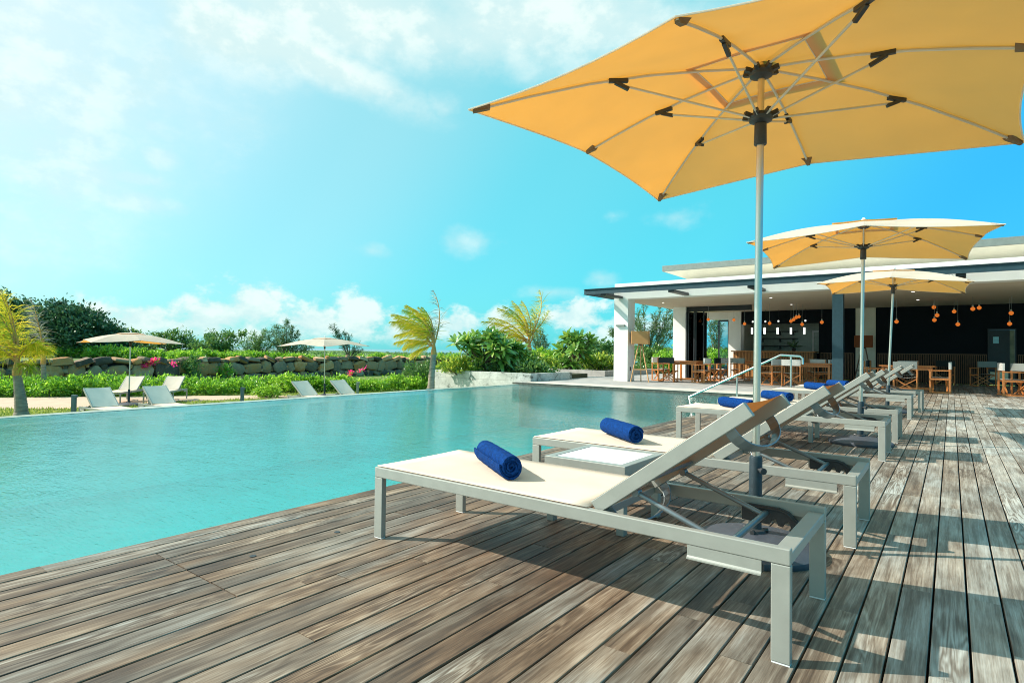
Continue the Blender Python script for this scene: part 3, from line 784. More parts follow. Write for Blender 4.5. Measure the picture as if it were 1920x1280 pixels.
def stone_wall():
    root = empty('stone_wall', (-27.4, 3, GZ), 0, 'long retaining wall of dark brown basalt boulders behind the hedge', 'wall')
    rng = np.random.default_rng(21); mb = MB()
    seg = [(WALL[i], WALL[i + 1]) for i in range(len(WALL) - 1)]
    cum = [0]
    for a, b in seg: cum.append(cum[-1] + (b - a).length)
    def at(u):
        for i, (a, b) in enumerate(seg):
            if u <= cum[i + 1] or i == len(seg) - 1: return a.lerp(b, (u - cum[i]) / (cum[i + 1] - cum[i])), (b - a).normalized()
    def course(z0, z1, wmin, wmax, jit, small=0.0):
        u = 0.0
        while u < cum[-1] - 0.2:
            w = wmin + rng.random() * (wmax - wmin); h = (z1 - z0) * (1 + jit * rng.normal())
            p, d = at(u + w / 2); nrm = Vector((d.y, -d.x, 0))
            v, f = stone(mb, None, (w * 0.480, 0.28, h * 0.495), rng, 0.40 + 0.25 * rng.random())
            zc = (z0 + z1) / 2 + (rng.normal() * 0.02)
            R3 = Matrix((( d.x, nrm.x, 0), (d.y, nrm.y, 0), (0, 0, 1)))
            o = Vector((p.x, p.y, zc)) + nrm * (0.02 + 0.05 * rng.normal()) - Vector((-27.4, 3, GZ))
            mb.add([o + R3 @ q for q in v], f); u += w * 0.97
            if rng.random() < small:                        # chock stones in the joints
                for k in range(2):
                    v, f = stone(mb, None, (0.10 + 0.05 * rng.random(), 0.15, 0.09 + 0.05 * rng.random()), rng, 0.7, 9, 6)
                    o2 = o + d * (w * 0.5) + nrm * 0.08 + Vector((0, 0, (rng.random() - 0.5) * h * 0.9)); mb.add([o2 + R3 @ q for q in v], f)
    course(-0.83, -0.44, 0.35, 0.8, 0.1, 0.5)
    course(-0.46, 0.22, 0.5, 1.25, 0.10, 0.9)
    course(0.22, 0.49, 0.35, 1.05, 0.20, 0.4)
    mb.build('boulder_facing', M['rock'], root, smooth=True)
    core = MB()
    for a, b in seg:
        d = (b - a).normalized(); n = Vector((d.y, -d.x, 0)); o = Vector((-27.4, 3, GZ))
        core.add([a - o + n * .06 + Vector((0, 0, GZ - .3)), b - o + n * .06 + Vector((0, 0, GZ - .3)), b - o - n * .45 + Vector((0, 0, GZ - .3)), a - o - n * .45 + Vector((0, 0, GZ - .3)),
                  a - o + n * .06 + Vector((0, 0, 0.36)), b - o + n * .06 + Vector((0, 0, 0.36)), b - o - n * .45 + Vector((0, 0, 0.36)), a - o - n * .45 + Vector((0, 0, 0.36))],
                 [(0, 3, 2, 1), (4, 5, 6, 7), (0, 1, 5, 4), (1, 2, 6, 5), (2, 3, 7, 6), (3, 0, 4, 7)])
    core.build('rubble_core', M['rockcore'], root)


stone_wall()

# ------------------------------------------------------------------ planters
PLX = PY(815, 715, 16.2).x + 14.5
pl = empty('stone_planter', (-14.5, 16.2, 0), 0, 'pale speckled stone planter at the far corner of the pool', 'planter')
MB().box((PLX, 0, -1.0), (2.98, 0.28, 0.27)).build('front_wall', M['marble'], pl, bevel=0.004)
MB().box((2.70, 0.283, -0.2), (2.98, 2.7, 0.262)).build('side_wall', M['marble'], pl, bevel=0.004)
MB().box((PLX, 0.283, -0.6), (2.697, 4.4, 0.16)).build('planting_soil', M['soil'], pl)
p2a, p2b = PY(1036, 705, 22.0), PY(1134, 705, 22.0)
pl2 = empty('stone_planter', (p2b.x, 22.0, 0), 0, 'low pale planter kerb behind the terrace left of the white pillar', 'planter')
MB().box((-6.0, 0, -0.7), (0, 0.25, 0.24)).build('front_wall', M['concrete'], pl2, bevel=0.004)
MB().box((-0.25, 0.253, -0.7), (0, 5.2, 0.235)).build('side_wall', M['concrete'], pl2, bevel=0.004)
MB().box((-6.0, 0.253, -0.7), (-0.253, 5.2, 0.15)).build('planting_soil', M['soil'], pl2)

# ================================================================== PAVILION
YF, YB, CZ = 18.9, 27.3, 2.95
def pavilion():
    b = empty('pavilion', (-4, YF, 0), 0, 'white flat roofed open pavilion with dark bar wall and slate steel awning', 'building')
    o = Vector((-4, YF, 0))
    def B(x0, y0, z0, x1, y1, z1): return MB().box((x0 - o.x, y0 - o.y, z0), (x1 - o.x, y1 - o.y, z1))
    XR = 7.0
    c = B(-9.75, YF, 0, -9.20, 19.46, CZ).build('column', M['plaster'], b, bevel=0.006)
    lf = B(-9.64, YF - 0.09, 1.97, -9.30, YF - 0.002, 2.03).build('wall_light', M['fascia'], c, bevel=0.004)
    MB().box((-9.205 - o.x, 0.18, 0.38), (-9.19 - o.x, 0.27, 0.52)).build('socket', M['darkmetal'], c)
    B(-9.28, 23.3, 0, -8.74, 23.85, CZ).build('column', M['plaster'], b, bevel=0.006)
    s = B(-2.755, 18.92, 0, -2.475, 19.16, CZ).build('column', M['steel'], b, bevel=0.004); s['label'] = 'slate blue steel column'
    B(4.2, 18.92, 0, 4.48, 19.16, CZ).build('column', M['steel'], b, bevel=0.004)
    B(-9.76, YF + 0.003, CZ, XR, 19.40, 3.26).build('beam', M['plaster'], b, bevel=0.004)
    B(-9.757, 19.403, 2.93 + 0.02, XR, 28.2, 3.1).build('ceiling', M['soffit'], b)
    B(-9.76, YF + 0.05, 3.262, XR, 28.4, 3.52).build('roof', M['plaster'], b, bevel=0.004)
    for x in (-8.70, -4.87, -0.91, 3.0):
        for y in (20.85, 24.0):
            d = MB().lathe([(0.055, 0.0), (0.055, -0.006), (0.045, -0.008)], 16, (x - o.x, y - o.y, CZ - 0.001)).build('downlight', M['white'], b)
            MB().lathe([(0.040, 0.0), (0.040, -0.004)], 16, (x - o.x, y - o.y, CZ - 0.0085)).build('lens', M['down'], d)
    # upper roof: thin edge, tapered underside
    u = MB(); xa, ya = -8.60 - o.x, 20.5 - o.y; xb = XR - o.x
    u.box((xa, ya, 4.07), (xb, 28 - o.y, 4.28)); u.build('upper_fascia', M['fascia'], b, bevel=0.004)
    ev = [(xa + .06, ya + .06, 4.067), (xb, ya + .06, 4.067), (xb, 8.9, 4.067), (xa + .06, 8.9, 4.067), (xa + 1.6, ya + 1.6, 3.45), (xb, ya + 1.6, 3.45), (xb, 8.9, 3.45), (xa + 1.6, 8.9, 3.45)]
    MB().add(ev, [(0, 1, 5, 4), (3, 0, 4, 7), (1, 2, 6, 5), (2, 3, 7, 6), (4, 5, 6, 7), (3, 2, 1, 0)]).build('upper_soffit', M['cream'], b)
    # awning: steel channel with slats behind it
    aw = MB(); y0 = 17.5 - o.y; x0 = -10.22 - o.x
    def chan(p, q, hz=0.19, z=3.03, t=0.012, fl=0.055, inw=(0, 1, 0)):
        p, q, n = Vector(p), Vector(q), Vector(inw)
        for zz in (z + t / 2, z + hz - t / 2): aw.bar(p + n * fl / 2 + Vector((0, 0, zz)), q + n * fl / 2 + Vector((0, 0, zz)), fl, t)
        aw.bar(p + n * fl + Vector((0, 0, z + hz / 2)), q + n * fl + Vector((0, 0, z + hz / 2)), t, hz - 2 * t - 0.002)
    chan((x0, y0, 0), (xb, y0, 0)); chan((x0, y0 + 0.07, 0), (x0, 19.7 - o.y, 0), inw=(1, 0, 0))
    a = aw.build('awning_frame', M['steel'], b)
    sl = MB(); x = x0 + 0.12
    while x < xb:
        sl.box((x, y0 + 0.075, 3.185), (x + 0.013, YF - o.y - 0.01 if x > -5.8 else 19.7 - o.y, 3.197)); x += 0.06
    g = sl.build('awning_slat', M['steel'], a)
    for x in np.arange(-9.5, XR, 2.42):
        br = MB().box((x - o.x - 0.10, y0 + 0.1, 2.97), (x - o.x + 0.10, y0 + 1.38, 3.05)); br.build('bracket', M['darkmetal'], a)
    # back wall, with the bar opening left of the cream pier
    bw = B(-7.63, YB, 2.38, -3.12, YB + 0.2, CZ)
    bw.box((-4.47 - o.x, YB - o.y, 0), (-3.12 - o.x, YB + .2 - o.y, 2.378)); bw.box((-7.63 - o.x, YB - o.y, 0), (-4.473 - o.x, YB + .2 - o.y, 1.10))
    bw.box((-2.42 - o.x, YB - o.y, 0), (1.08 - o.x, YB + .2 - o.y, CZ)); bw.box((1.08 - o.x, YB - o.y, 2.03), (1.82 - o.x, YB + .2 - o.y, CZ)); bw.box((1.82 - o.x, YB - o.y, 0), (XR - o.x, YB + .2 - o.y, CZ))
    w = bw.build('back_wall', M['dark'], b)
    B(-3.118, YB - 0.06, 0, -2.422, YB + 0.2, CZ).build('pier', M['cream'], b, bevel=0.004)
    # white wall, header and glazed sliding door at the left rear
    lw = B(-8.18, YB - 0.1, 0, -7.633, YB + 0.35, CZ); lw.box((-9.6 - o.x, YB - .1 - o.y, 2.62), (-8.183 - o.x, YB + .35 - o.y, CZ))
    lw.build('white_wall', M['plaster'], b)
    sd = MB()
    xl, xr = -8.70 - o.x, -8.20 - o.x; yy = YB + 0.05 - o.y
    for q in ((xl, xl + .06), (xr - .06, xr)): sd.box((q[0], yy, 0.02), (q[1], yy + .06, 2.6))
    sd.box((xl + .06, yy, .02), (xr - .06, yy + .06, .10)); sd.box((xl + .06, yy, 2.52), (xr - .06, yy + .06, 2.6))
    sdo = sd.build('sliding_door', M['darkmetal'], b)
    MB().box((xl + .06, yy + .02, .10), (xr - .06, yy + .03, 2.52)).build('pane', M['glass'], sdo)
    # stack of folded door leaves beside the second column
    for k in range(5):
        x = -8.68 + k * 0.155; dd = MB(); hh = 2.72
        R = Matrix.Translation((x - o.x, 23.55 - o.y, 0)) @ Matrix.Rotation(radians(74 if k % 2 else 106), 4, 'Z')
        dd.box((-.42, -.022, .03), (-.34, .022, hh), R); dd.box((.34, -.022, .03), (.42, .022, hh), R)
        dd.box((-.34, -.022, .03), (.34, .022, .14), R); dd.box((-.34, -.022, hh - .1), (.34, .022, hh), R)
        d = dd.build('folding_door', M['darkmetal'], b)
        MB().box((-.34, -.006, .14), (.34, .006, hh - .1), R).build('pane', M['glass'], d)
        if k in (1, 3): MB().tube([R @ Vector((-.38, -.06, .95)), R @ Vector((-.38, -.06, 1.2))], .012, 8).build('handle', M['inox'], d)
    B(-8.74, 23.45, 2.75, -6.2, 23.6, CZ - 0.002).build('door_track', M['darkmetal'], b)
    # kitchen behind the bar opening
    B(-8.0, 30.6, 0, -3.0, 30.75, CZ).build('tiled_wall', M['ktile'], b)
    B(-8.0, YB + .21, 0, -7.9, 30.6, CZ).build('kitchen_side_wall', M['cream'], b); B(-3.1, YB + .21, 0, -3.0, 30.6, CZ).build('kitchen_side_wall', M['cream'], b)
    B(-8.0, YB + .21, 0, -3.0, 30.6, 0.01).build('kitchen_floor', M['concrete'], b)
    B(-8.0, 28.2, CZ, -3.0, 30.75, 3.05).build('kitchen_ceiling', M['cream'], b)
    kd = B(-5.2, 30.5, 0, -4.5, 30.598, 2.1).build('kitchen_door', M['ktile'], b)
    f = B(-5.28, 30.48, 0, -5.2, 30.598, 2.18); f.box((-5.2 - o.x, 30.48 - o.y, 2.1), (-4.42 - o.x, 30.598 - o.y, 2.18)); f.build('frame', M['white'], kd)
    for z in (1.42, 1.78, 2.12):
        sh = B(-7.7, 30.25, z, -5.9, 30.598, z + .035).build('shelf', M['darkmetal'], b)
        for x in (-7.5, -6.7, -6.1): MB().box((x - o.x, 30.3 - o.y, z - .16), (x + .03 - o.x, 30.59 - o.y, z - .002)).build('bracket', M['darkmetal'], sh)
    # door with notice and kick plate in the back wall
    dr = B(1.10, YB - .04, .02, 1.64, YB + .02, 2.0).build('door', pmat('teal_door', (0.012, 0.028, 0.036), .5), b)
    B(1.20, YB - .045, 1.52, 1.36, YB - .041, 1.76).build('notice', M['paper'], dr)
    B(1.215, YB - .047, 1.63, 1.345, YB - .0455, 1.637).build('notice_line', M['ink'], dr)
    B(1.115, YB - .046, .2, 1.62, YB - .041, .48).build('kick_plate', M['kick'], dr)
    B(1.66, YB - .02, .02, 1.80, YB + .02, 2.0).build('side_light', pmat('frosted_side_light', (.20, .21, .12), .4, 0, .4, 3), b)
    fr = B(1.05, YB - .06, 0, 1.098, YB - .002, 2.05); fr.box((1.642 - o.x, YB - .06 - o.y, 0), (1.658 - o.x, YB + .01 - o.y, 2.0)); fr.box((1.802 - o.x, YB - .06 - o.y, 0), (1.84 - o.x, YB - .002 - o.y, 2.05)); fr.box((1.098 - o.x, YB - .06 - o.y, 2.002), (1.802 - o.x, YB - .002 - o.y, 2.05))
    fr.build('door_frame', M['darkmetal'], b)
    # slatted dado along the back wall
    for x0, x1 in ((-4.42, -3.2), (-2.36, 1.02), (1.88, XR)):
        sp = MB(); x = x0
        while x < x1: sp.box((x - o.x, YB - .07 - o.y, .02), (x + .03 - o.x, YB - .03 - o.y, 1.09)); x += .055
        p = sp.build('slat_dado', M['slat'], b)
        B(x0, YB - .09, 1.092, x1, YB - .003, 1.125).build('dado_rail', M['slat'], p)
    return b


pavilion()

# bar counter
bc = empty('bar_counter', (-6.05, 26.75, 0), 0, 'timber bar counter with slatted front below the kitchen opening', 'bar')
MB().box((-1.75, -.45, 1.12), (1.60, .50, 1.17)).build('counter_top', M['barwood'], bc, bevel=.004)
sp = MB(); x = -1.68
while x < 1.5: sp.box((x, -.33, .02), (x + .04, -.29, 1.118)); x += .062
sp.build('slat_front', M['barwood'], bc)
MB().box((-1.68, -.285, .02), (1.52, .45, 1.115)).build('carcass', M['slat'], bc)
fp = empty('fern', (-5.35, 26.85, 1.17), 0, 'dark leafy fern in a pot on the bar counter', 'plant')
MB().lathe([(.06, 0), (.09, .12), (.085, .12)], 14).build('pot', M['darkmetal'], fp)
V = []; 
fm = MB()
for k in range(9):
    az = k * 2.4; el = 0.5 + 0.35 * (k % 3); ln = .38 + .12 * ((k * 7) % 5) / 5
    dv = Vector((cos(az) * cos(el) * 1.3, sin(az) * .5 * cos(el), sin(el))); sd = Vector((-sin(az), cos(az), 0.2)).normalized()
    for j in range(7):
        t0 = .2 + .8 * j / 7; c = Vector((0, 0, .12)) + dv * ln * t0 + Vector((0, 0, -.12 * t0 * t0))
        for sg in (-1, 1): fm.add([c, c + dv * .05 + sd * sg * .10 * (1.1 - t0 * .7), c + dv * .09 + sd * sg * .02], [(0, 1, 2)])
fm.build('fronds', M['l_dark'], fp)

# pendants
def pendants():
    root = empty('pendant_lamp', (0, 0, CZ))
    mt = 0.5
    names = ['first', 'second', 'third', 'fourth', 'fifth', 'sixth', 'seventh', 'eighth', 'ninth', 'tenth', 'eleventh']
    spots = [(1328, 599), (1376, 599.7), (1396, 607), (1443, 606), (1483, 602), (1488, 599), (1493, 595), (1498, 593.6), (1504, 608), (1541, 604)]
    spots2 = [(1681, 603), (1751, 576), (1752, 600), (1757, 591), (1789, 584), (1796, 608), (1824, 579), (1836, 577), (1893, 607), (1896, 587)]
    bpy.data.objects.remove(root)
    for grp, where, g in ((spots, 'left of the steel column', 'amber pendant bulbs'), (spots2, 'right of the cream pier', 'amber pendant bulbs')):
        for i, (px, py) in enumerate(grp):
            Y = 23.2 + 1.7 * ((i * 37) % 10) / 10
            p = PY(px, py, Y); h = p.z - CZ
            r = empty('pendant_lamp', (p.x, p.y, CZ - .001), 0, f'{names[i]} amber pendant bulb from the left, {where}', 'lamp', g)
            MB().tube([(0, 0, 0), (0, 0, h + .10)], .0045, 6).build('cord', M['cable'], r)
            MB().lathe([(.012, h + .125), (.022, h + .11), (.022, h + .065), (.018, h + .062)][::-1], 12).build('cap', M['bulbtop'], r)
            MB().lathe([(.012, h - .062), (.035, h - .05), (.058, h - .02), (.064, h + .005), (.052, h + .038), (.022, h + .063)], 16).build('bulb', M['amber'], r, smooth=True)
    for i, px in enumerate((1410, 1433.5, 1458, 1483, 1508)):
        p = PY(px, 620.7, 27.75)
        r = empty('tube_pendant', (p.x, p.y, CZ), 0, f'slim white tube pendant in the kitchen opening, {names[i]} from the left', 'lamp', 'white tube pendants')
        MB().tube([(0, 0, 0), (0, 0, p.z + .15 - CZ)], .005, 6).build('cord', M['cable'], r)
        MB().tube([(0, 0, p.z + .15 - CZ), (0, 0, p.z - .13 - CZ)], .042, 14).build('shade', M['tube'], r)
    for i, (px, py) in enumerate(((1411.5, 603), (1435, 602.5), (1459.5, 602), (1510, 601))):
        p = PY(px, py, 26.4)
        r = empty('globe_pendant', (p.x, p.y, CZ), 0, f'small white globe pendant before the dark bulkhead, {names[i]} from the left', 'lamp', 'white globe pendants')
        MB().tube([(0, 0, 0), (0, 0, p.z + .04 - CZ)], .003, 5).build('cord', M['darkmetal'], r)
        h = p.z - CZ
        MB().lathe([(.01, h - .045), (.032, h - .032), (.045, h), (.032, h + .032), (.01, h + .045)], 12).build('globe', M['globe'], r, smooth=True)


pendants()

# tripod lamps
def tripod_lamp(loc, rz, label, shade, wood):
    r = empty('tripod_lamp', loc, rz, label, 'floor lamp')
    for k in range(3):
        a = pi / 2 + 2 * pi * k / 3; MB().bar((.36 * cos(a), .36 * sin(a), 0), (.07 * cos(a), .07 * sin(a), 1.34), .035, .03).build('leg', wood, r)
    a0, a1 = pi / 2 + 2 * pi / 3, pi / 2 + 4 * pi / 3
    MB().bar((.27 * cos(a0), .27 * sin(a0), .44), (.27 * cos(a1), .27 * sin(a1), .44), .03, .04).build('brace', wood, r)
    MB().lathe([(.07, 1.30), (.09, 1.33), (.02, 1.38), (.015, 1.5)], 14).build('head', M['darkmetal'], r)
    g = []
    for z in (1.34, 1.50, 1.66, 1.80):
        g.append([Vector((.31 * x, .21 * y, z)) for x, y in ((-.92, -1), (-.3, -1), (.3, -1), (.92, -1), (1, -.9), (1, 0), (1, .9), (.92, 1), (0, 1), (-.92, 1), (-1, .9), (-1, 0), (-1, -.9), (-.92, -1))])
    MB().sheet(g).build('lamp_shade', shade, r)
    return r


tripod_lamp((-8.83, 19.15, 0), YAW - .3, 'ash tripod floor lamp with tan box shade beside the white pillar', M['shade'], M['lampwood'])
p = PY(1619, 645, 26.2)
tripod_lamp((p.x, 26.2, 0), .1, 'dark tripod floor lamp with brown shade before the cream pier', M['shade2'], M['slat'])

# director chairs (front = +y)
def chair_parts(canvas, backc):
    r = empty('director_chair')
    w, d, sz, az, bz = .27, .22, .44, .63, .86
    for sx in (-1, 1):
        m = MB(); x = sx * w
        m.bar((x, -d, 0.02), (x, -d, bz), .028, .042, (0, 1, 0)); m.bar((x, d, 0.02), (x, d, az - .012), .028, .042, (0, 1, 0))
        m.bar((x, -d - .02, az), (x, d + .04, az), .05, .024); m.bar((x, -d + .022, sz - .05), (x, d - .022, sz - .05), .026, .04)
        m.bar((x, -d - .03, .015), (x, d + .03, .015), .03, .03)
        m.build('side_frame', M['teak'], r, bevel=.003)
    for y in (-d + .06, d - .06):
        m = MB(); m.bar((-w + .02, y, .06), (w - .02, y, sz - .06), .022, .034, (0, 1, 0)); m.bar((-w + .02, y + .024, sz - .06), (w - .02, y + .024, .06), .022, .034, (0, 1, 0))
        m.build('cross_legs', M['teak'], r)
    g = [[(-w + .015 + (2 * w - .03) * i / 6, -d + .02 + (2 * d - .04) * j / 4, sz - .022 * sin(pi * i / 6)) for i in range(7)] for j in range(5)]
    MB().sheet(g).build('seat', canvas, r)
    g = [[(-w - .012 + (2 * w + .024) * i / 8, -d - .022 - .02 * sin(pi * i / 8) + 0.0, bz - .19 + .2 * j / 3) for i in range(9)] for j in range(4)]
    bk = MB().sheet(g)
    for sx in (-1, 1):
        bk.sheet([[(sx * (w + .016), -d - .024, bz - .19 + .2 * j / 3), (sx * (w + .016), -d + .024, bz - .19 + .2 * j / 3)] for j in range(4)])
    bk.build('backrest', backc, r)
    return r


CH_SRC = {}
def chair(kind, x, y, face, label):
    """face: direction the sitter looks, degrees from +x"""
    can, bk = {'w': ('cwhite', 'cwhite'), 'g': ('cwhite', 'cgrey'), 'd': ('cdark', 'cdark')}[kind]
    rz = radians(face) - pi / 2
    if kind not in CH_SRC:
        r = chair_parts(M[can], M[bk]); CH_SRC[kind] = r; r.location = (x, y, .001); r.rotation_euler = (0, 0, rz); tag(r, label, 'chair', 'director chairs round the teak tables')
        return r
    return copy_tree(CH_SRC[kind], label, (x, y, .001), rz)


TB = None
def table(x, y, sx, sy, label, dark=False, rz=0):
    global TB
    r = empty('teak_table', (x, y, .001), rz, label, 'table', 'teak tables under the pavilion')
    m = MB(); n = int(sy / .1)
    for k in range(n): m.box((-sx / 2, -sy / 2 + k * sy / n + .003, .72), (sx / 2, -sy / 2 + (k + 1) * sy / n - .003, .75))
    m.build('table_top', M['teak'], r, bevel=.002)
    for i in (-1, 1):
        for j in (-1, 1): MB().box((i * (sx / 2 - .1) - .035, j * (sy / 2 - .1) - .035, 0), (i * (sx / 2 - .1) + .035, j * (sy / 2 - .1) + .035, .718)).build('leg', M['teak'], r, bevel=.003)
    for j in (-1, 1):
        MB().box((-sx / 2 + .14, j * (sy / 2 - .1) - .012, .62), (sx / 2 - .14, j * (sy / 2 - .1) + .012, .715)).build('apron', M['teak'], r)
        MB().box((-sx / 2 + .14, j * (sy / 2 - .1) - .015, .06), (sx / 2 - .14, j * (sy / 2 - .1) + .015, .1)).build('stretcher', M['teak'], r)
    return r


def gp(px, py, dx=0, dy=0):
    p = G(px, py); return p.x + dx, p.y + dy


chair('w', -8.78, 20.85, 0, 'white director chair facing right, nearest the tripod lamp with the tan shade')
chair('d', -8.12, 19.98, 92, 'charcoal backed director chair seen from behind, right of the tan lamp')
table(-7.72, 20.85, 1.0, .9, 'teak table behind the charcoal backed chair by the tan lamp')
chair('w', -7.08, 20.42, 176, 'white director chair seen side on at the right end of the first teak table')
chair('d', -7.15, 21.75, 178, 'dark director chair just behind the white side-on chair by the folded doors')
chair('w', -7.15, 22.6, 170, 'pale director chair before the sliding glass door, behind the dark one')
table(-6.55, 24.4, .9, .9, 'small shaded teak table below the sliding glass door')
x, y = gp(1388, 713); chair('g', x, y, 78, 'grey backed director chair in shade left of the nearest umbrella pole')
chair('d', x + .9, y + .8, 85, 'dark director chair in shade half hidden by the nearest umbrella pole')
x, y = gp(1446, 721); chair('w', x, y, 158, 'teak director chair side on under the bend of the pool handrail')
x, y = gp(1484, 724); chair('w', x, y + .1, 92, 'white backed director chair seen from behind the handrail post')
table(-3.75, 21.75, 1.3, .9, 'teak table left of the slate blue steel column')
x, y = gp(1542, 721); chair('w', x + .05, y - .1, 178, 'teak armed director chair just left of the slate blue column')
p = PY(1530, 675, 23.0); chair('w', p.x, 23.0, -92, 'white backed director chair on the far side of the table by the column')
table(-1.05, 20.75, 1.35, .9, 'teak table right of the cream pier behind the grey backed chair')
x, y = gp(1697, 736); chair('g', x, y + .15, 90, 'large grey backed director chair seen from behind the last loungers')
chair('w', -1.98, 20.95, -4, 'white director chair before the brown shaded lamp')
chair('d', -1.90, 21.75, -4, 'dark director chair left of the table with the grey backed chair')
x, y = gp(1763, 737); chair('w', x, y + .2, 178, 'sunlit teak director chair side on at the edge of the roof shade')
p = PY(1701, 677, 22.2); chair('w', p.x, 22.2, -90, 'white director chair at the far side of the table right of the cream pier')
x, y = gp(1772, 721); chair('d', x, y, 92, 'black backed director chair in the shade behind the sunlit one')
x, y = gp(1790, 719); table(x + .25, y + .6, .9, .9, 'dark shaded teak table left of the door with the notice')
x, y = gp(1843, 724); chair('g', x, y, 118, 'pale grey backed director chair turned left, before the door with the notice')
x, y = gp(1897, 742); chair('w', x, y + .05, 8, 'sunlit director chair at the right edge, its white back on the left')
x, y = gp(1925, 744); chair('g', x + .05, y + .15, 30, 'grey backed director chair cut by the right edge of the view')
table(2.75, 20.6, 1.2, .9, 'teak table beyond the right edge beside the sunlit chairs')

# stainless handrails
hr = empty('pool_handrail', (-3.05, 15, 0), 0, 'stainless steel handrail sloping down into the far corner of the pool', 'handrail')
top = PY(1464, 665.5, 15); e2 = PY(1500, 668, 15); e3 = PY(1505, 672, 15); e4 = PY(1505, 683, 15); bot = PY(1292, 744, 15)
loc = lambda q: Vector(q) - Vector((-3.05, 15, 0))
MB().tube([loc(bot), loc(bot.lerp(top, .5)), loc(top), loc(top.lerp(e2, .08)), loc(e2), loc(e3), loc(e4)], .026, 12).build('rail', M['inox'], hr, smooth=True)
q = PY(1382, 706, 15); MB().tube([(q.x + 3.05, 0, q.z - .01), (q.x + 3.05, 0, -.6)], .02, 10).build('post', M['inox'], hr, smooth=True)
q = PY(1483, 668, 15); MB().tube([(q.x + 3.05, 0, q.z - .01), (q.x + 3.05, 0, 0)], .022, 10).build('post', M['inox'], hr, smooth=True)
gr = MB()
a, b_, c_ = PX(792, 735, XI - .1), PX(801, 730, XI - .15), PX(829, 732.5, XI)
gr.tube([a, a.lerp(b_, .8), b_, b_.lerp(c_, .2), c_], .022, 10)
tag(gr.build('grab_rail', M['inox'], smooth=True), 'short curved steel grab rail on the infinity edge by the palm', 'handrail')

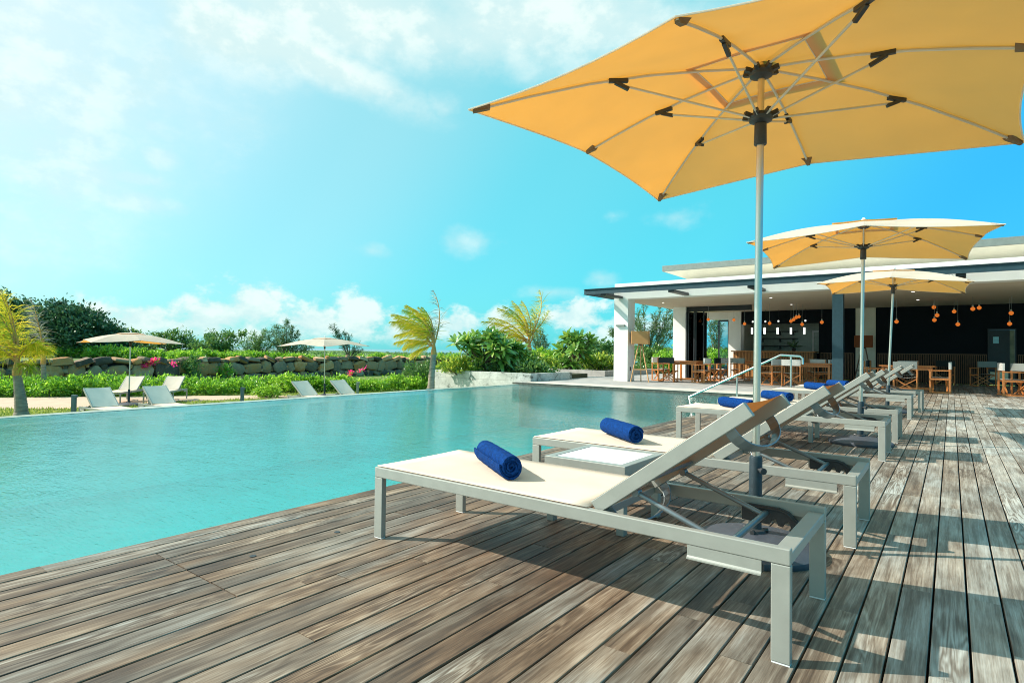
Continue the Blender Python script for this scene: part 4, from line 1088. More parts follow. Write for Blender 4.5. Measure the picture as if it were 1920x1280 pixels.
# ================================================================== POOL FURNITURE
LW, LL, LX = 0.70, 2.14, -2.57
def lounger():
    r = empty('sun_lounger')
    rh, rt, zt = .056, .032, .392
    # side rails, each with its two legs in one welded loop; legs separate parts
    for y in (0, LW - rt): MB().box((0.0, y, zt - rh), (LL, y + rt, zt)).build('side_rail', M['frame'], r, bevel=.004)
    for x in (0, LL - .062):
        for y in (0, LW - rt):
            lg = MB().box((x, y, .006), (x + .062, y + rt, zt - rh - .001)).build('leg', M['frame'], r, bevel=.003)
            MB().box((x + .002, y + .002, 0), (x + .060, y + rt - .002, .0058)).build('foot_pad', M['pad'], lg)
    MB().box((LL - .064, rt + .001, zt - .062), (LL - .004, LW - rt - .001, zt - .022)).build('end_bar', M['frame'], r, bevel=.004)
    MB().box((.004, rt + .001, zt - .062), (.05, LW - rt - .001, zt - .02)).build('end_bar', M['frame'], r, bevel=.004)
    MB().box((1.33, rt + .001, zt - .06), (1.37, LW - rt - .001, zt - .025)).build('cross_bar', M['frame'], r, bevel=.003)
    # taut fabric of the seat, wrapped over the rails
    g = []
    for i in range(15):
        x = .006 + 1.345 * i / 14; row = []
        for j in range(11):
            t = j / 10; y = .012 + (LW - .024) * t
            row.append((x, y, zt + .0035 - .010 * sin(pi * t) ** .7 * (0.3 + .7 * sin(pi * i / 14))))
        g.append(row)
    ss = MB().sheet(g)
    o = ss.build('seat_sling', M['sling'], r, smooth=True); sm = o.modifiers.new('thick', 'SOLIDIFY'); sm.thickness = .003; sm.offset = -1
    # backrest
    hx, hz, tx, tz = 1.365, zt + .008, 1.985, .858
    dv = Vector((tx - hx, 0, tz - hz)); BLen = dv.length; dv.normalize(); up = Vector((-dv.z, 0, dv.x))
    bar_t, bar_h = .03, .058
    y0, y1 = rt + .008, LW - rt - .008
    mb = MB()
    def onb(t, y, n=0.0): return Vector((hx, y, hz)) + dv * (t * BLen) + up * n
    for y in (y0 + bar_t / 2, y1 - bar_t / 2): MB().bar(onb(0, y, -.01), onb(1, y, -.01), bar_t, bar_h, up).build('backrest_rail', M['frame'], r, bevel=.003)
    g = []
    for i in range(13):
        t = .015 + .975 * i / 12; row = []
        for j in range(13):
            s_ = j / 12; y = y0 + .004 + (y1 - y0 - .008) * s_
            row.append(onb(t, y, .020 - (.030 - .020 * (i / 12)) * sin(pi * s_) ** .8))
        g.append(row)
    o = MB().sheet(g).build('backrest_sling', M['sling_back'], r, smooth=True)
    # curved straps that keep the fabric free
    for t0, dpt, nm in ((.86, .115, 'curved_strap'), (.06, .125, 'curved_strap')):
        m = MB(); P = []
        for k in range(15):
            a = pi * k / 14; y = (y0 + y1) / 2 - (y1 - y0 - bar_t * 1.2) / 2 * cos(a); P.append((y, -.030 - dpt * sin(a) ** .75))
        for (ya, na), (yb, nb) in zip(P[:-1], P[1:]):
            pa, pb_ = onb(t0, ya, na), onb(t0, yb, nb); d = (pb_ - pa).normalized(); th = d.cross(dv).normalized() * .003
            v = []
            for c in (pa - d * .0008, pb_ + d * .0008):
                for ww, tt in ((-.021, -1), (.021, -1), (.021, 1), (-.021, 1)): v.append(c + dv * ww + th * tt)
            m.add(v, [(0, 1, 2, 3), (7, 6, 5, 4), (0, 4, 5, 1), (1, 5, 6, 2), (2, 6, 7, 3), (3, 7, 4, 0)])
        m.build(nm, M['strut'], r)
    m = MB().bar(onb(.30, y0 + bar_t + .001, -.025), onb(.30, y1 - bar_t - .001, -.025), .03, .012, up)
    m.build('back_cross_bar', M['strut'], r)
    # support struts and the rod that sits in the notches
    xs, zs = 1.905, .335
    a = onb(.24, 0, -.045)
    for y in (y0 + .05, y1 - .05):
        m = MB().tube([(a.x, y, a.z), (xs, y, zs)], .0115, 10); m.tube([(a.x, y - .018, a.z), (a.x, y + .018, a.z)], .016, 10)
        m.build('support_strut', M['strut'], r, smooth=True)
    MB().tube([(xs, rt + .012, zs), (xs, LW - rt - .012, zs)], .013, 10).build('notch_rod', M['strut'], r, smooth=True)
    poly = [(0, .062), (.03, .066), (.16, .066), (.20, .055), (.245, .012), (.245, -.012), (.235, -.022), (.21, -.018), (.20, .012), (.185, .004), (.175, -.016), (.155, -.012), (.145, .016), (.13, .006), (.12, -.014), (.0, -.01)]
    for y, s_ in ((rt + .001, 1), (LW - rt - .001, -1)):
        m = MB().prism(poly, (1, 0, 0), (0, 0, 1), (1.80, y, .298), (0, .014 * s_, 0))
        o = m.build('notch_plate', M['black'], r, bevel=.002)
        rim = MB(); pr = [(.012, .054), (.16, .056), (.195, .046), (.236, .004), (.236, -.012)]
        rim.tube([(1.80 + u, y + .016 * s_, .298 + w_) for u, w_ in pr], .005, 6); rim.build('rib', M['black'], o)
    # plate with a rolled lip under the rail that carries the notches
    for y, s_ in ((.006, -1), (LW - .006, 1)):
        m = MB(); m.prism([(0, 0), (0, -.040), (s_ * .006, -.048), (s_ * .014, -.050), (s_ * .014, -.046), (s_ * .008, -.044), (s_ * .004, -.038), (s_ * .004, 0)], (0, 1, 0), (0, 0, 1), (1.785, y, zt - rh - .0005), (.262, 0, 0))
        m.build('rail_plate', M['frame'], r)
    return r


LY = [2.12, 3.62, 6.79, 8.31, 11.46, 13.0]
LLAB = ['white sling lounger at the front of the deck row, before the side table',
        'sun lounger behind the first side table, second of the row from the front',
        'third lounger of the deck row, its foot beside the water beyond the second one',
        'fourth lounger of the deck row, just behind the second umbrella base',
        'fifth lounger of the deck row, its near leg in front of the third umbrella',
        'sixth and farthest lounger of the deck row, before the director chairs']
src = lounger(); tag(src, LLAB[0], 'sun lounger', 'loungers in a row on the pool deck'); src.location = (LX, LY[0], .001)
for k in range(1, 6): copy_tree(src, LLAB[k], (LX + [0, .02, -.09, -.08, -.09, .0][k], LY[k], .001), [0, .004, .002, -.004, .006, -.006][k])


def towel():
    r0, t, turns, ln = .010, .0125, 4.3, .53
    n = 110; out, inn = [], []
    for i in range(n + 1):
        a = turns * 2 * pi * i / n; rr = r0 + (.070 - r0) * i / n
        w = .0012 * sin(9 * a + i)
        out.append(((rr + w) * cos(a), (rr + w) * sin(a))); ri = rr - t * .93; inn.append((max(.001, ri) * cos(a), max(.001, ri) * sin(a)))
    V, Fs = [], []
    ns = 16
    for s_ in range(ns + 1):
        x = -ln / 2 + ln * s_ / ns
        k = 1 - .035 * (abs(2 * s_ / ns - 1) ** 6)
        wob = 1 + .012 * sin(s_ * 1.9)
        for i in range(n + 1):
            ex = .006 * sin(i * .35) * (1 if s_ in (0, ns) else 0)
            y, z = out[i]; V.append((x + ex, y * k * wob, z * k * wob * .96))
        for i in range(n + 1):
            ex = .006 * sin(i * .35) * (1 if s_ in (0, ns) else 0)
            y, z = inn[i]; V.append((x + ex, y * k * wob, z * k * wob * .96))
    m = 2 * (n + 1)
    for s_ in range(ns):
        for i in range(n):
            a = s_ * m + i; Fs.append((a, a + 1, a + m + 1, a + m)); b = a + n + 1; Fs.append((b + 1, b, b + m, b + m + 1))
        a = s_ * m + n; Fs.append((a, a + n + 1, a + n + 1 + m, a + m)); a = s_ * m; Fs.append((a + n + 1, a, a + m, a + n + 1 + m))
    for s_ in (0, ns):
        for i in range(n):
            a = s_ * m + i; q = (a, a + n + 1, a + n + 2, a + 1); Fs.append(q if s_ == 0 else q[::-1])
    mb = MB(); mb.add(V, Fs); return mb


TW = [(-2.00, 2.50, 145), (-2.00, 4.00, 141), (-2.05, 7.15, 146), (-1.97, 8.78, 141), (-2.0, 11.95, 138), (-1.85, 13.45, 137)]
TL = ['rolled royal blue towel lying on the nearest lounger', 'rolled blue towel on the second lounger behind the side table', 'rolled blue towel on the third lounger, left of the umbrella pole',
      'rolled blue towel on the fourth lounger, right of the nearest umbrella pole', 'rolled blue towel on the fifth lounger near the handrail', 'rolled blue towel on the farthest deck lounger']
tsrc = None
for k, (x, y, a) in enumerate(TW):
    if tsrc is None: o = tsrc = towel().build('rolled_towel', M['towel'], smooth=True)
    else: o = tsrc.copy(); COL.objects.link(o)
    o.location = (x, y, .392 + .0665); o.rotation_euler = (radians(-95 + (0, 150, 35, 210, 80, 120)[k]), 0, radians(a)); tag(o, TL[k], 'towel', 'blue rolled towels on the loungers')


def side_table(loc, label, rz=0):
    r = empty('side_table', loc, rz, label, 'side table', 'side tables between the loungers')
    s, h = .55, .40
    m = MB()
    m.box((0, 0, h - .062), (s, .05, h)); m.box((0, s - .05, h - .062), (s, s, h)); m.box((0, .0502, h - .062), (.05, s - .0502, h)); m.box((s - .05, .0502, h - .062), (s, s - .0502, h))
    m.build('table_frame', M['frame'], r, bevel=.003)
    MB().box((.0505, .0505, h - .02), (s - .0505, s - .0505, h - .003)).build('table_top', M['white'], r, bevel=.002)
    for x in (.012, s - .06):
        for y in (.012, s - .06): MB().box((x, y, 0), (x + .048, y + .048, h - .0625)).build('leg', M['frame'], r, bevel=.003)
    for x in (.14, .38): MB().box((x, .03, h - .085), (x + .03, s - .03, h - .063)).build('runner', M['strut'], r)
    return r


st = side_table((-2.02, 3.0, .001), 'square side table with white top between the two nearest loungers')
copy_tree(st, 'square side table between the third and fourth loungers of the deck row', (-1.85, 7.60, .001), .02)
copy_tree(st, 'square side table between the two farthest deck loungers', (-1.85, 12.3, .001), -.02)


# umbrellas
def umbrella_parts(garden=False, h0=2.575):
    r = empty('sun_umbrella')
    zs = 1.0
    hub_t, hub_l = h0, h0 - .245
    half = 1.2 if garden else 1.12; rimc, rimm = h0 - .295, h0 - .205
    ends = []
    for k in range(8):
        a = radians(45 * k)
        if k % 2 == 0: ends.append(Vector((half * 1.0 * cos(a), half * 1.0 * sin(a), rimm)))
        else: ends.append(Vector((half * 1.414 * cos(a), half * 1.414 * sin(a), rimc)))
    def rib(k, s):
        e = ends[k % 8]; p = Vector((e.x * s, e.y * s, 0)); bow = .055 if k % 2 else .035
        p.z = (h0 + .035) * (1 - s) + e.z * s + bow * sin(pi * s) * (1.0)
        return p
    def patch(s0, s1, ns, nt, lift=0.0, scal=.035):
        mb = MB()
        for k in range(8):
            g = []
            for i in range(ns + 1):
                s = s0 + (s1 - s0) * i / ns; row = []
                for j in range(nt + 1):
                    t = j / nt; p = rib(k, s).lerp(rib(k + 1, s), t); q = 1 - scal * 4 * t * (1 - t) * s * s
                    row.append(Vector((p.x * q, p.y * q, p.z + lift - .010 * 4 * t * (1 - t) * s)))
                g.append(row)
            mb.sheet(g)
        return mb
    cn = patch(.24, 1.0, 10, 8)
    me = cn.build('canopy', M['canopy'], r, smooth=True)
    vt = patch(.0, .285, 4, 6, .020, .02)
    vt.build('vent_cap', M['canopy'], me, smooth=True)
    hm = MB()
    for k in range(8):
        P = []
        for j in range(9):
            t = j / 8; p = rib(k, 1).lerp(rib(k + 1, 1), t); q = 1 - .035 * 4 * t * (1 - t); P.append(Vector((p.x * q, p.y * q, p.z - .010 * 4 * t * (1 - t))))
        hm.tube(P, .0045, 5)
    hm.build('hem', M['hem'], me)
    vh = MB()
    for k in range(8):
        vh.tube([rib(k, .24).lerp(rib(k + 1, .24), t) for t in (0, .5, 1)], .0035, 5)
    vh.build('vent_edge', M['hem'], me)
    for k in range(8):
        rb = MB().tube([rib(k, s) - Vector((0, 0, .012)) for s in (.04, .2, .4, .6, .8, .985)], .0075, 8).build('rib', M['rib'], r, smooth=True)
        sj = .50 if k % 2 else .50
        j = rib(k, sj) - Vector((0, 0, .022)); e = ends[k]; dr = Vector((e.x, e.y, 0)).normalized()
        stt = MB().tube([Vector((dr.x * .06, dr.y * .06, hub_l)), j - Vector((0, 0, .018))], .0065, 8).build('strut', M['rib'], rb, smooth=True)
        jm = MB().bar(j - dr * .05 + Vector((0, 0, .006)), j + dr * .055 - Vector((0, 0, .002)), .022, .022); jm.bar(j - dr * .055 - Vector((0, 0, .040)), j + dr * .02 - Vector((0, 0, .008)), .020, .020)
        jm.build('joint', M['black'], rb, bevel=.003)
        pe = rib(k, .985); pi_ = rib(k, .93); sd = Vector((-dr.y, dr.x, 0)); pk = MB()
        pk.add([pe - Vector((0, 0, .004)) + sd * .012, pi_ + sd * .035 - Vector((0, 0, .004)), pi_ - sd * .035 - Vector((0, 0, .004)), pe - sd * .012 - Vector((0, 0, .004)),
                pe - Vector((0, 0, .024)) + sd * .010, pi_ + sd * .014 - Vector((0, 0, .027)), pi_ - sd * .014 - Vector((0, 0, .027)), pe - sd * .010 - Vector((0, 0, .024))],
               [(0, 1, 2, 3), (7, 6, 5, 4), (0, 4, 5, 1), (1, 5, 6, 2), (2, 6, 7, 3), (3, 7, 4, 0)])
        pk.build('pocket', M['pocket'], rb)
    for z, nm in ((hub_t, 'top_hub'), (hub_l, 'runner')):
        m = MB().lathe([(.024, z - .035), (.058, z - .02), (.066, z), (.05, z + .022), (.02, z + .024)], 20)
        for k in range(8):
            a = radians(45 * k); d = Vector((cos(a), sin(a), 0))
            m.bar(d * .05 + Vector((0, 0, z + .004)), d * .092 + Vector((0, 0, z + (.012 if nm == 'top_hub' else .016))), .022, .024)
        if nm == 'runner': m.lathe([(.030, z - .15), (.033, z - .145), (.031, z - .035), (.026, z - .03)], 16)
        m.build(nm, M['black'], r, smooth=True)
    MB().lathe([(.02, h0 + .055), (.028, h0 + .075), (.012, h0 + .10), (.004, h0 + .102)], 14).build('finial', M['pad'], r, smooth=True)
    MB().tube([(0, 0, .42), (0, 0, hub_l - .1)], .0190, 20).build('pole', M['alu'], r, smooth=True)
    MB().tube([(0, 0, hub_l - .1), (0, 0, h0 + .06)], .0175, 16).build('upper_pole', M['alu'], r, smooth=True)
    st = MB().lathe([(.033, .09), (.033, .485), (.030, .497), (.021, .5)], 22).build('stand_tube', M['stand'], r, smooth=True)
    MB().tube([(0.02, -.02, .43), (.045, -.045, .43)], .008, 8).tube([(.043, -.043, .43), (.058, -.058, .43)], .017, 12).build('clamp_knob', M['black'], st, smooth=True)
    bs = MB().lathe([(.33, .0), (.335, .012), (.332, .03), (.29, .052), (.20, .074), (.10, .088), (.05, .092), (.02, .093)], 48).build('base', M['base'], r, smooth=True)
    m = MB().lathe([(.055, .089), (.052, .105), (.036, .112)], 18)
    for a in (0.6, 2.7, 4.8): m.tube([(cos(a) * .045, sin(a) * .045, .1), (cos(a) * .068, sin(a) * .068, .1)], .012, 8)
    m.build('collar', M['black'], bs, smooth=True)
    return r


def set_tilt(root, tilt, tx=0.0):
    for c in [x for x in COL.objects if x.parent == root]:
        if not c.name.startswith('base'): c.rotation_euler = (tx, tilt, 0)


u1 = umbrella_parts(); tag(u1, 'tan underside of the big square umbrella overhead, its steel pole beside the nearest lounger', 'umbrella', 'square umbrellas on the pool deck')
u1.location = (-.845, 3.29, .001); u1.rotation_euler = (0, 0, radians(-2)); set_tilt(u1, radians(.5))
u2 = copy_tree(u1, 'second square cream umbrella on the deck, between the third and fourth loungers', (-.86, 7.95, .001), radians(6)); set_tilt(u2, radians(.7))
u3 = copy_tree(u1, 'farthest square cream umbrella on the deck, its pole leaning right before the dark wall', (-.95, 12.72, .001), radians(2)); set_tilt(u3, radians(2.3))

# garden umbrellas: shorter poles
ug = umbrella_parts(True, 2.22)
tag(ug, 'cream garden umbrella on the left, standing among four loungers', 'umbrella', 'square umbrellas in the garden')
pA = G(241, 760.5, GZ); ug.location = (pA.x, pA.y, GZ + .013); ug.rotation_euler = (0, 0, YAW + radians(45))
pB = G(608.5, 743.5, GZ)
ub = copy_tree(ug, 'cream garden umbrella between two loungers before the middle of the stone wall', (pB.x, pB.y, GZ + .013), YAW + radians(62))
set_tilt(ug, radians(0.5)); set_tilt(ub, radians(-1))


def gl(px, py, ang, label, dx=0, dy=0):
    """lounger whose head-end middle is at the photo point (seat height), axis pointing to the foot at angle ang (degrees, world)"""
    h = G(px, py, GZ + .37); a = radians(ang); f = Vector((cos(a), sin(a), 0)); side = Vector((-f.y, f.x, 0))
    # lounger +x runs foot -> head, its +y to the left of that
    head = h; foot = h + f * 1.32
    e = Vector((-f.y, f.x, 0)) * (LW * .465)
    org = foot + e
    r = copy_tree(src, label, None, None); r.location = (org.x, org.y, GZ + .012)
    r.rotation_euler = (0, 0, atan2(-f.y, -f.x)); r['group'] = 'loungers in the garden below the pool'; r.scale = (.93, .93, .93)
    return r


gl(197, 763, 2, 'garden lounger nearest the pool on the far left, beside the grey bollard')
gl(306, 757, 2, 'garden lounger right of the left umbrella pole, its foot at the pool edge')
gl(241, 731, -42, 'garden lounger facing the pool behind the left umbrella pole, left of its twin')
gl(319, 730.5, -42, 'garden lounger facing the pool before the hedge, right of its twin')
gl(580, 742, 2, 'garden lounger left of the middle umbrella pole')
gl(651, 739, 2, 'garden lounger right of the middle umbrella pole')
t = copy_tree(st, 'low grey side table between the two garden loungers at the left pool edge', (G(248, 764, GZ + .41).x, G(248, 764, GZ + .41).y, GZ + .012), .1); t['group'] = 'garden side tables'
t = copy_tree(st, 'low grey side table between the garden loungers under the middle umbrella', (G(632, 744, GZ + .41).x, G(632, 744, GZ + .41).y, GZ + .012), .1); t['group'] = 'garden side tables'
t = copy_tree(st, 'low grey side table between the two hedge-side garden loungers', (G(277, 734, GZ + .41).x, G(277, 734, GZ + .41).y, GZ + .012), .7); t['group'] = 'garden side tables'

for px, yb, yt, lab in ((138, 779, 740, 'square grey post light on the lawn at the far left, left of the loungers'), (454, 757, 726, 'square grey post light alone by the pool edge between the two garden umbrellas'), (670.5, 741, 716, 'pale grey post light right of the middle garden umbrella')):
    p = G(px, yb, GZ); d = depth(p); h = AT(px, yt, d).z - GZ
    r = empty('post_light', (p.x, p.y, GZ), YAW, lab, 'post light', 'post lights in the garden')
    MB().box((-.045, -.045, 0), (.045, .045, h - .07)).build('post', M['frame' if px > 600 else 'bollard'], r, bevel=.004)
    MB().box((-.045, -.045, h - .069), (.075, .045, h)).build('lamp_head', M['frame' if px > 600 else 'bollard'], r, bevel=.004)

# ================================================================== PALMS
def frond(L, Lw, Lv, Rv_, base, az, el, ln, droop, wind, mat_leaf, nleaf=46, lw=.032, ll=.42, seed=0, sparse=1.0, vert=0.0):
    """leaf of a palm: returns arrays of leaflets and the rachis points"""
    rng = np.random.default_rng(seed)
    h = RV * cos(az) + FV * sin(az); d0 = h * cos(el) + Vector((0, 0, sin(el)))
    P = []; p = Vector(base); d = d0.copy(); n = 22
    for i in range(n + 1):
        P.append(p.copy()); d = (d + (Vector((0, 0, -droop)) + Vector(wind)) * (1.6 / n) * (0.4 + 1.2 * i / n)).normalized(); p = p + d * (ln / n)
    Vs, Qs = [], []
    for j in range(nleaf):
        t = .14 + .86 * (j / (nleaf - 1)); x = t * n; i = min(int(x), n - 1); c = P[i].lerp(P[i + 1], x - i); tg = (P[i + 1] - P[i]).normalized()
        side0 = tg.cross(Vector((0, 0, 1)))
        if side0.length < .15: side0 = tg.cross(FV)
        side0.normalize(); upv = side0.cross(tg)
        for sg in (-1, 1):
            if rng.random() > sparse: continue
            l = ll * (sin(pi * min(1, .18 + t * .80)) ** .8) * (.65 + .6 * rng.random())
            a = .75 - .35 * t + rng.normal() * .08
            dr = (side0 * sg * sin(a) + tg * cos(a) + upv * (.10 - vert) + Vector(wind) * .55 + Vector((rng.normal(), rng.normal(), rng.normal())) * .30).normalized()
            q = c; w = lw * (.8 + .4 * rng.random()); pts = [q]; dd = dr
            for k in range(3):
                dd = (dd + Vector((0, 0, -.18 - .42 * rng.random())) + Vector(wind) * .14).normalized(); q = q + dd * (l / 3); pts.append(q)
            nn = dd.cross(tg); nn = nn.normalized() if nn.length > 1e-3 else upv
            wv = dr.cross(nn).normalized()
            o = len(Vs)
            for k, (pp, ws) in enumerate(zip(pts, (.6, 1.0, .7, .08))): Vs += [pp + wv * w * ws / 2, pp - wv * w * ws / 2]
            for k in range(3): Qs.append((o + 2 * k, o + 2 * k + 1, o + 2 * k + 3, o + 2 * k + 2))
    return Vs, Qs, P


def palm(name, label, base, top_z, lean, r0, r1, fronds, wind, leafm, boot=.5, ll=.42, lw=.0155, nleaf=62):
    base = Vector(base); root = empty(name, base, 0, label, 'palm')
    top = Vector((lean.x, lean.y, top_z - base.z)); n = 30; pts, rs = [], []
    H = top.z - boot
    for i in range(n + 1):
        t = i / n; p = Vector((lean.x * t ** 1.6, lean.y * t ** 1.6, H * t)); pts.append(p)
        rs.append((r0 * (1 - t) + r1 * t) * (1 + .30 * max(0, .12 - t) / .12) * (1 + (.05 if i % 2 else -.03)))
    MB().tube(pts, rs, 14).build('trunk', M['bark'], root, smooth=True)
    e = pts[-1]
    bt = MB().tube([e - Vector((0, 0, .03)), e.lerp(top, .15), e.lerp(top, .4), e.lerp(top, .8), top + Vector((0, 0, .1))], [r1 * 1.12, r1 * 1.08, r1 * .66, r1 * .42, r1 * .15], 10)
    bt.build('crownshaft', M['boot'], root, smooth=True)
    for k, fr in enumerate(fronds):
        az, el, ln, dr = fr[:4]; mt = fr[4] if len(fr) > 4 and fr[4] else leafm; sp = fr[5] if len(fr) > 5 else 1.0
        st_ = e.lerp(top, .25 + .6 * ((k * 5) % 7) / 7)
        Vs, Qs, P = frond(None, None, None, None, st_, radians(az), radians(el), ln, dr, wind, mt, nleaf, lw, ll * (ln / 1.4) ** .5, seed=k + int(abs(base.x) * 10), sparse=sp)
        rc = MB().tube(P, [.026 * (1 - .85 * i / (len(P) - 1)) * (r1 / .07) ** .4 for i in range(len(P))], 6).build('rachis', M['boot'], root, smooth=True)
        mesh_np('leaflets', np.array([tuple(v) for v in Vs]), np.array(Qs), mt, rc)
    return root


WL = tuple(-RV * .55 + Vector((0, 0, -.05)))
Yl, Gr, Dr = M['l_palm'], M['l_palmg'], M['l_dry']
b3 = PX(806, 733, -12.35); b3.z = GZ; d3 = depth(b3)
palm('young_palm', 'young coconut palm with wind-swept yellow fronds at the pool edge left of the planter', b3, AT(808, 628, d3).z, RV * .10, .115, .075,
     [(170, 62, 1.55, .35), (178, 48, 1.5, .45), (160, 75, 1.5, .2), (100, 82, 1.35, .1), (200, 30, 1.2, .6), (185, 12, .95, .7), (10, 72, 1.75, -.05, Dr, .55), (150, 55, 1.4, .4, Gr), (215, 66, 1.35, .3, Gr), (60, 86, 1.2, .1, Gr), (165, 30, 1.3, .55), (140, 68, 1.5, .35), (190, 58, 1.55, .4), (175, -5, .8, .8)], WL, Yl, .55, .52)
b4 = AT(993, 690, 24.0); b4.z = .15
palm('young_palm', 'yellow-green palm behind the plumeria tree in the planter', b4, AT(994, 625, 24.0).z, -RV * .03, .13, .095,
     [(172, 50, 2.3, .35), (178, 66, 1.9, .25), (120, 84, 1.9, 0), (30, 78, 1.95, 0.0), (8, 58, 2.1, -.05), (185, 28, 1.5, .6), (165, 40, 1.8, .5, Gr), (350, 66, 1.6, .1, Gr), (200, 74, 1.8, .3, Gr), (176, 12, 1.2, .6), (186, 58, 2.1, .4), (15, 45, 1.5, .3, Gr), (90, 70, 1.7, .1)], WL, Yl, .7, .62)
b1 = G(40, 782, GZ); d1 = depth(b1)
palm('young_palm', 'thick-trunked palm with yellow fronds at the far left beside the pool', b1, AT(22, 640, d1).z, RV * -.14, .155, .085,
     [(172, 84, 2.15, .10), (150, 76, 2.0, .25), (180, 62, 2.0, .45), (178, 42, 1.6, .6, Gr), (190, 20, 1.4, .8, Dr, .8), (15, 42, .80, 1.0), (350, 60, .95, 1.3), (340, 25, .7, .9, Gr), (200, 74, 1.7, .4, Gr), (215, 35, 1.5, .7, Gr), (240, 55, 1.2, .8)], tuple(-RV * .25 + Vector((0, 0, -.1))), Yl, .85, .70, .017, 84)
b2 = AT(83, 715, 21.2); b2.z = GZ
palm('young_palm', 'thin palm behind the hedge with one drooping grey frond, right of the thick palm', b2, AT(78, 640, 21.2).z, RV * -.05, .10, .075,
     [(172, 82, 2.3, .30, Dr, .9), (160, 74, 1.9, .5, Dr, .8), (190, 20, 1.0, .9), (180, 5, .9, .9), (350, 20, .5, .9)], tuple(-RV * .10 + Vector((0, 0, -.12))), Yl, .8, .55)

# ================================================================== PLANTERS: plumeria and shrubs
def plumeria(label, base, blobs, nros, seed, leaf=.30):
    base = Vector(base); root = empty('plumeria_tree', base, 0, label, 'tree'); rng = np.random.default_rng(seed)
    B = np.array(blobs, float); tips = []
    while len(tips) < nros:
        b = B[rng.integers(len(B))]; d = norm(rng.normal(size=3)); d[2] = abs(d[2]) * .9 - .15
        c = b[:3] + d * b[3:] * (.72 + .3 * rng.random())
        tips.append((c, d))
    Vs, Qs = [], []; mb = MB(); br = MB()
    for c, d in tips:
        axis = Vector(norm(d * .55 + np.array([0, 0, .75]) + rng.normal(size=3) * .15)); a0 = axis.orthogonal().normalized(); b0 = axis.cross(a0)
        nl = 15 + rng.integers(6)
        for k in range(nl):
            az = k * 2.399 + rng.random() * .3; t = k / nl; opening = radians(20 + 85 * (1 - t))
            dr = (axis * cos(opening) + (a0 * cos(az) + b0 * sin(az)) * sin(opening)); l = leaf * (.75 + .4 * rng.random()); w = l * .30
            sd = axis.cross(dr).normalized(); nn = dr.cross(sd)
            p0 = Vector(c) - axis * .10 * (1 - t); o = len(Vs); pts = []
            q = p0; dd = dr
            for s_, ww in ((0, .12), (.38, .95), (.75, .8), (1.0, .05)):
                pp = p0 + dr * l * s_ - Vector((0, 0, .22 * l * s_ * s_)); pts.append(pp); Vs += [pp + sd * w * ww / 2 + nn * w * .12 * (1 if 0 < s_ < 1 else 0), pp - sd * w * ww / 2 + nn * w * .12 * (1 if 0 < s_ < 1 else 0)]
            for j in range(3): Qs.append((o + 2 * j, o + 2 * j + 1, o + 2 * j + 3, o + 2 * j + 2))
        cx = Vector(c); mid = Vector((cx.x * .45, cx.y * .45, cx.z * .45 + .1)); br.tube([Vector((cx.x * .12, cx.y * .12, .30)), mid, cx - axis * .05], [.045, .03, .016], 6)
    mesh_np('crown', np.array([tuple(v) for v in Vs]), np.array(Qs), M['l_frang'], root)
    br.build('branch', M['bark2'], root, smooth=True)
    MB().tube([(0, 0, -.05), (.02, 0, .2), (0, 0, .45)], [.085, .07, .055], 9).build('trunk', M['bark2'], root, smooth=True)


dF = 22.3; bF = AT(908, 695, dF); bF.z = .15; k = dF / F
def bl(px, py, rx, ry, b0, d):
    p = AT(px, py, d) - Vector(b0); return (p.x, p.y, p.z, rx * d / F, rx * d / F, ry * d / F)
plumeria('broad plumeria tree with long drooping leaf rosettes, left in the stone planter', bF, [bl(868, 652, 36, 26, bF, dF), bl(905, 640, 34, 24, bF, dF), bl(945, 655, 36, 26, bF, dF), bl(925, 672, 44, 20, bF, dF + .4), bl(965, 665, 26, 25, bF, dF + .5)], 48, 5, .50)
dF2 = 27.5; bF2 = AT(1070, 695, dF2); bF2.z = .12
plumeria('smaller yellowish plumeria tree left of the white pillar', bF2, [bl(1062, 640, 24, 18, bF2, dF2), bl(1090, 642, 22, 18, bF2, dF2), bl(1075, 660, 34, 22, bF2, dF2), bl(1060, 682, 22, 12, bF2, dF2)], 32, 9, .56)

SH = shrub
SH('planter_shrub', 'yellow variegated shrub at the left end of the stone planter', 'shrub', 868, 697, 70, 668, M['l_yel'], .16, 22.0, 70, 22, .14, .07)
SH('planter_shrub', 'green planter shrub under the middle of the broad plumeria', 'shrub', 935, 700, 70, 672, M['l_mid'], .16, 22.2, 60, 22, .14, .07)
SH('planter_shrub', 'yellow-green planter shrub near the dark side of the stone planter', 'shrub', 1000, 700, 80, 664, M['l_yel'], .16, 22.6, 80, 22, .14, .07)
SH('planter_shrub', 'dark leaved shrub hanging over the right end of the stone planter', 'shrub', 1005, 703, 56, 680, M['l_mid'], .16, 21.4, 46, 22, .13, .07)
SH('planter_shrub', 'bright green shrub between the two plumeria trees', 'shrub', 1025, 698, 60, 650, M['l_light'], .1, 28.5, 60, 22, .15, .08)
SH('planter_shrub', 'leafy green shrub row directly left of the white pillar', 'shrub', 1125, 694, 70, 662, M['l_yel'], .14, 28.5, 90, 24, .14, .07)
SH('background_bush', 'rounded pale green bush farther off left of the white pillar', 'bush', 1135, 690, 66, 630, M['l_far'], .2, 48, 120, 24, .22, .13)
SH('background_bush', 'tall bright bush seen behind the tan lamp between the white columns', 'bush', 1222, 690, 52, 646, M['l_mid'], .1, 33, 90, 24, .17, .09)
SH('background_bush', 'light green bush seen right of the tan lamp against the second column', 'bush', 1252, 692, 40, 652, M['l_light'], .1, 31, 70, 24, .15, .08)
SH('background_bush', 'low dark hedge plant at floor level between the white columns', 'bush', 1222, 708, 60, 682, M['l_mid'], -.2, 29.5, 60, 24, .13, .07)
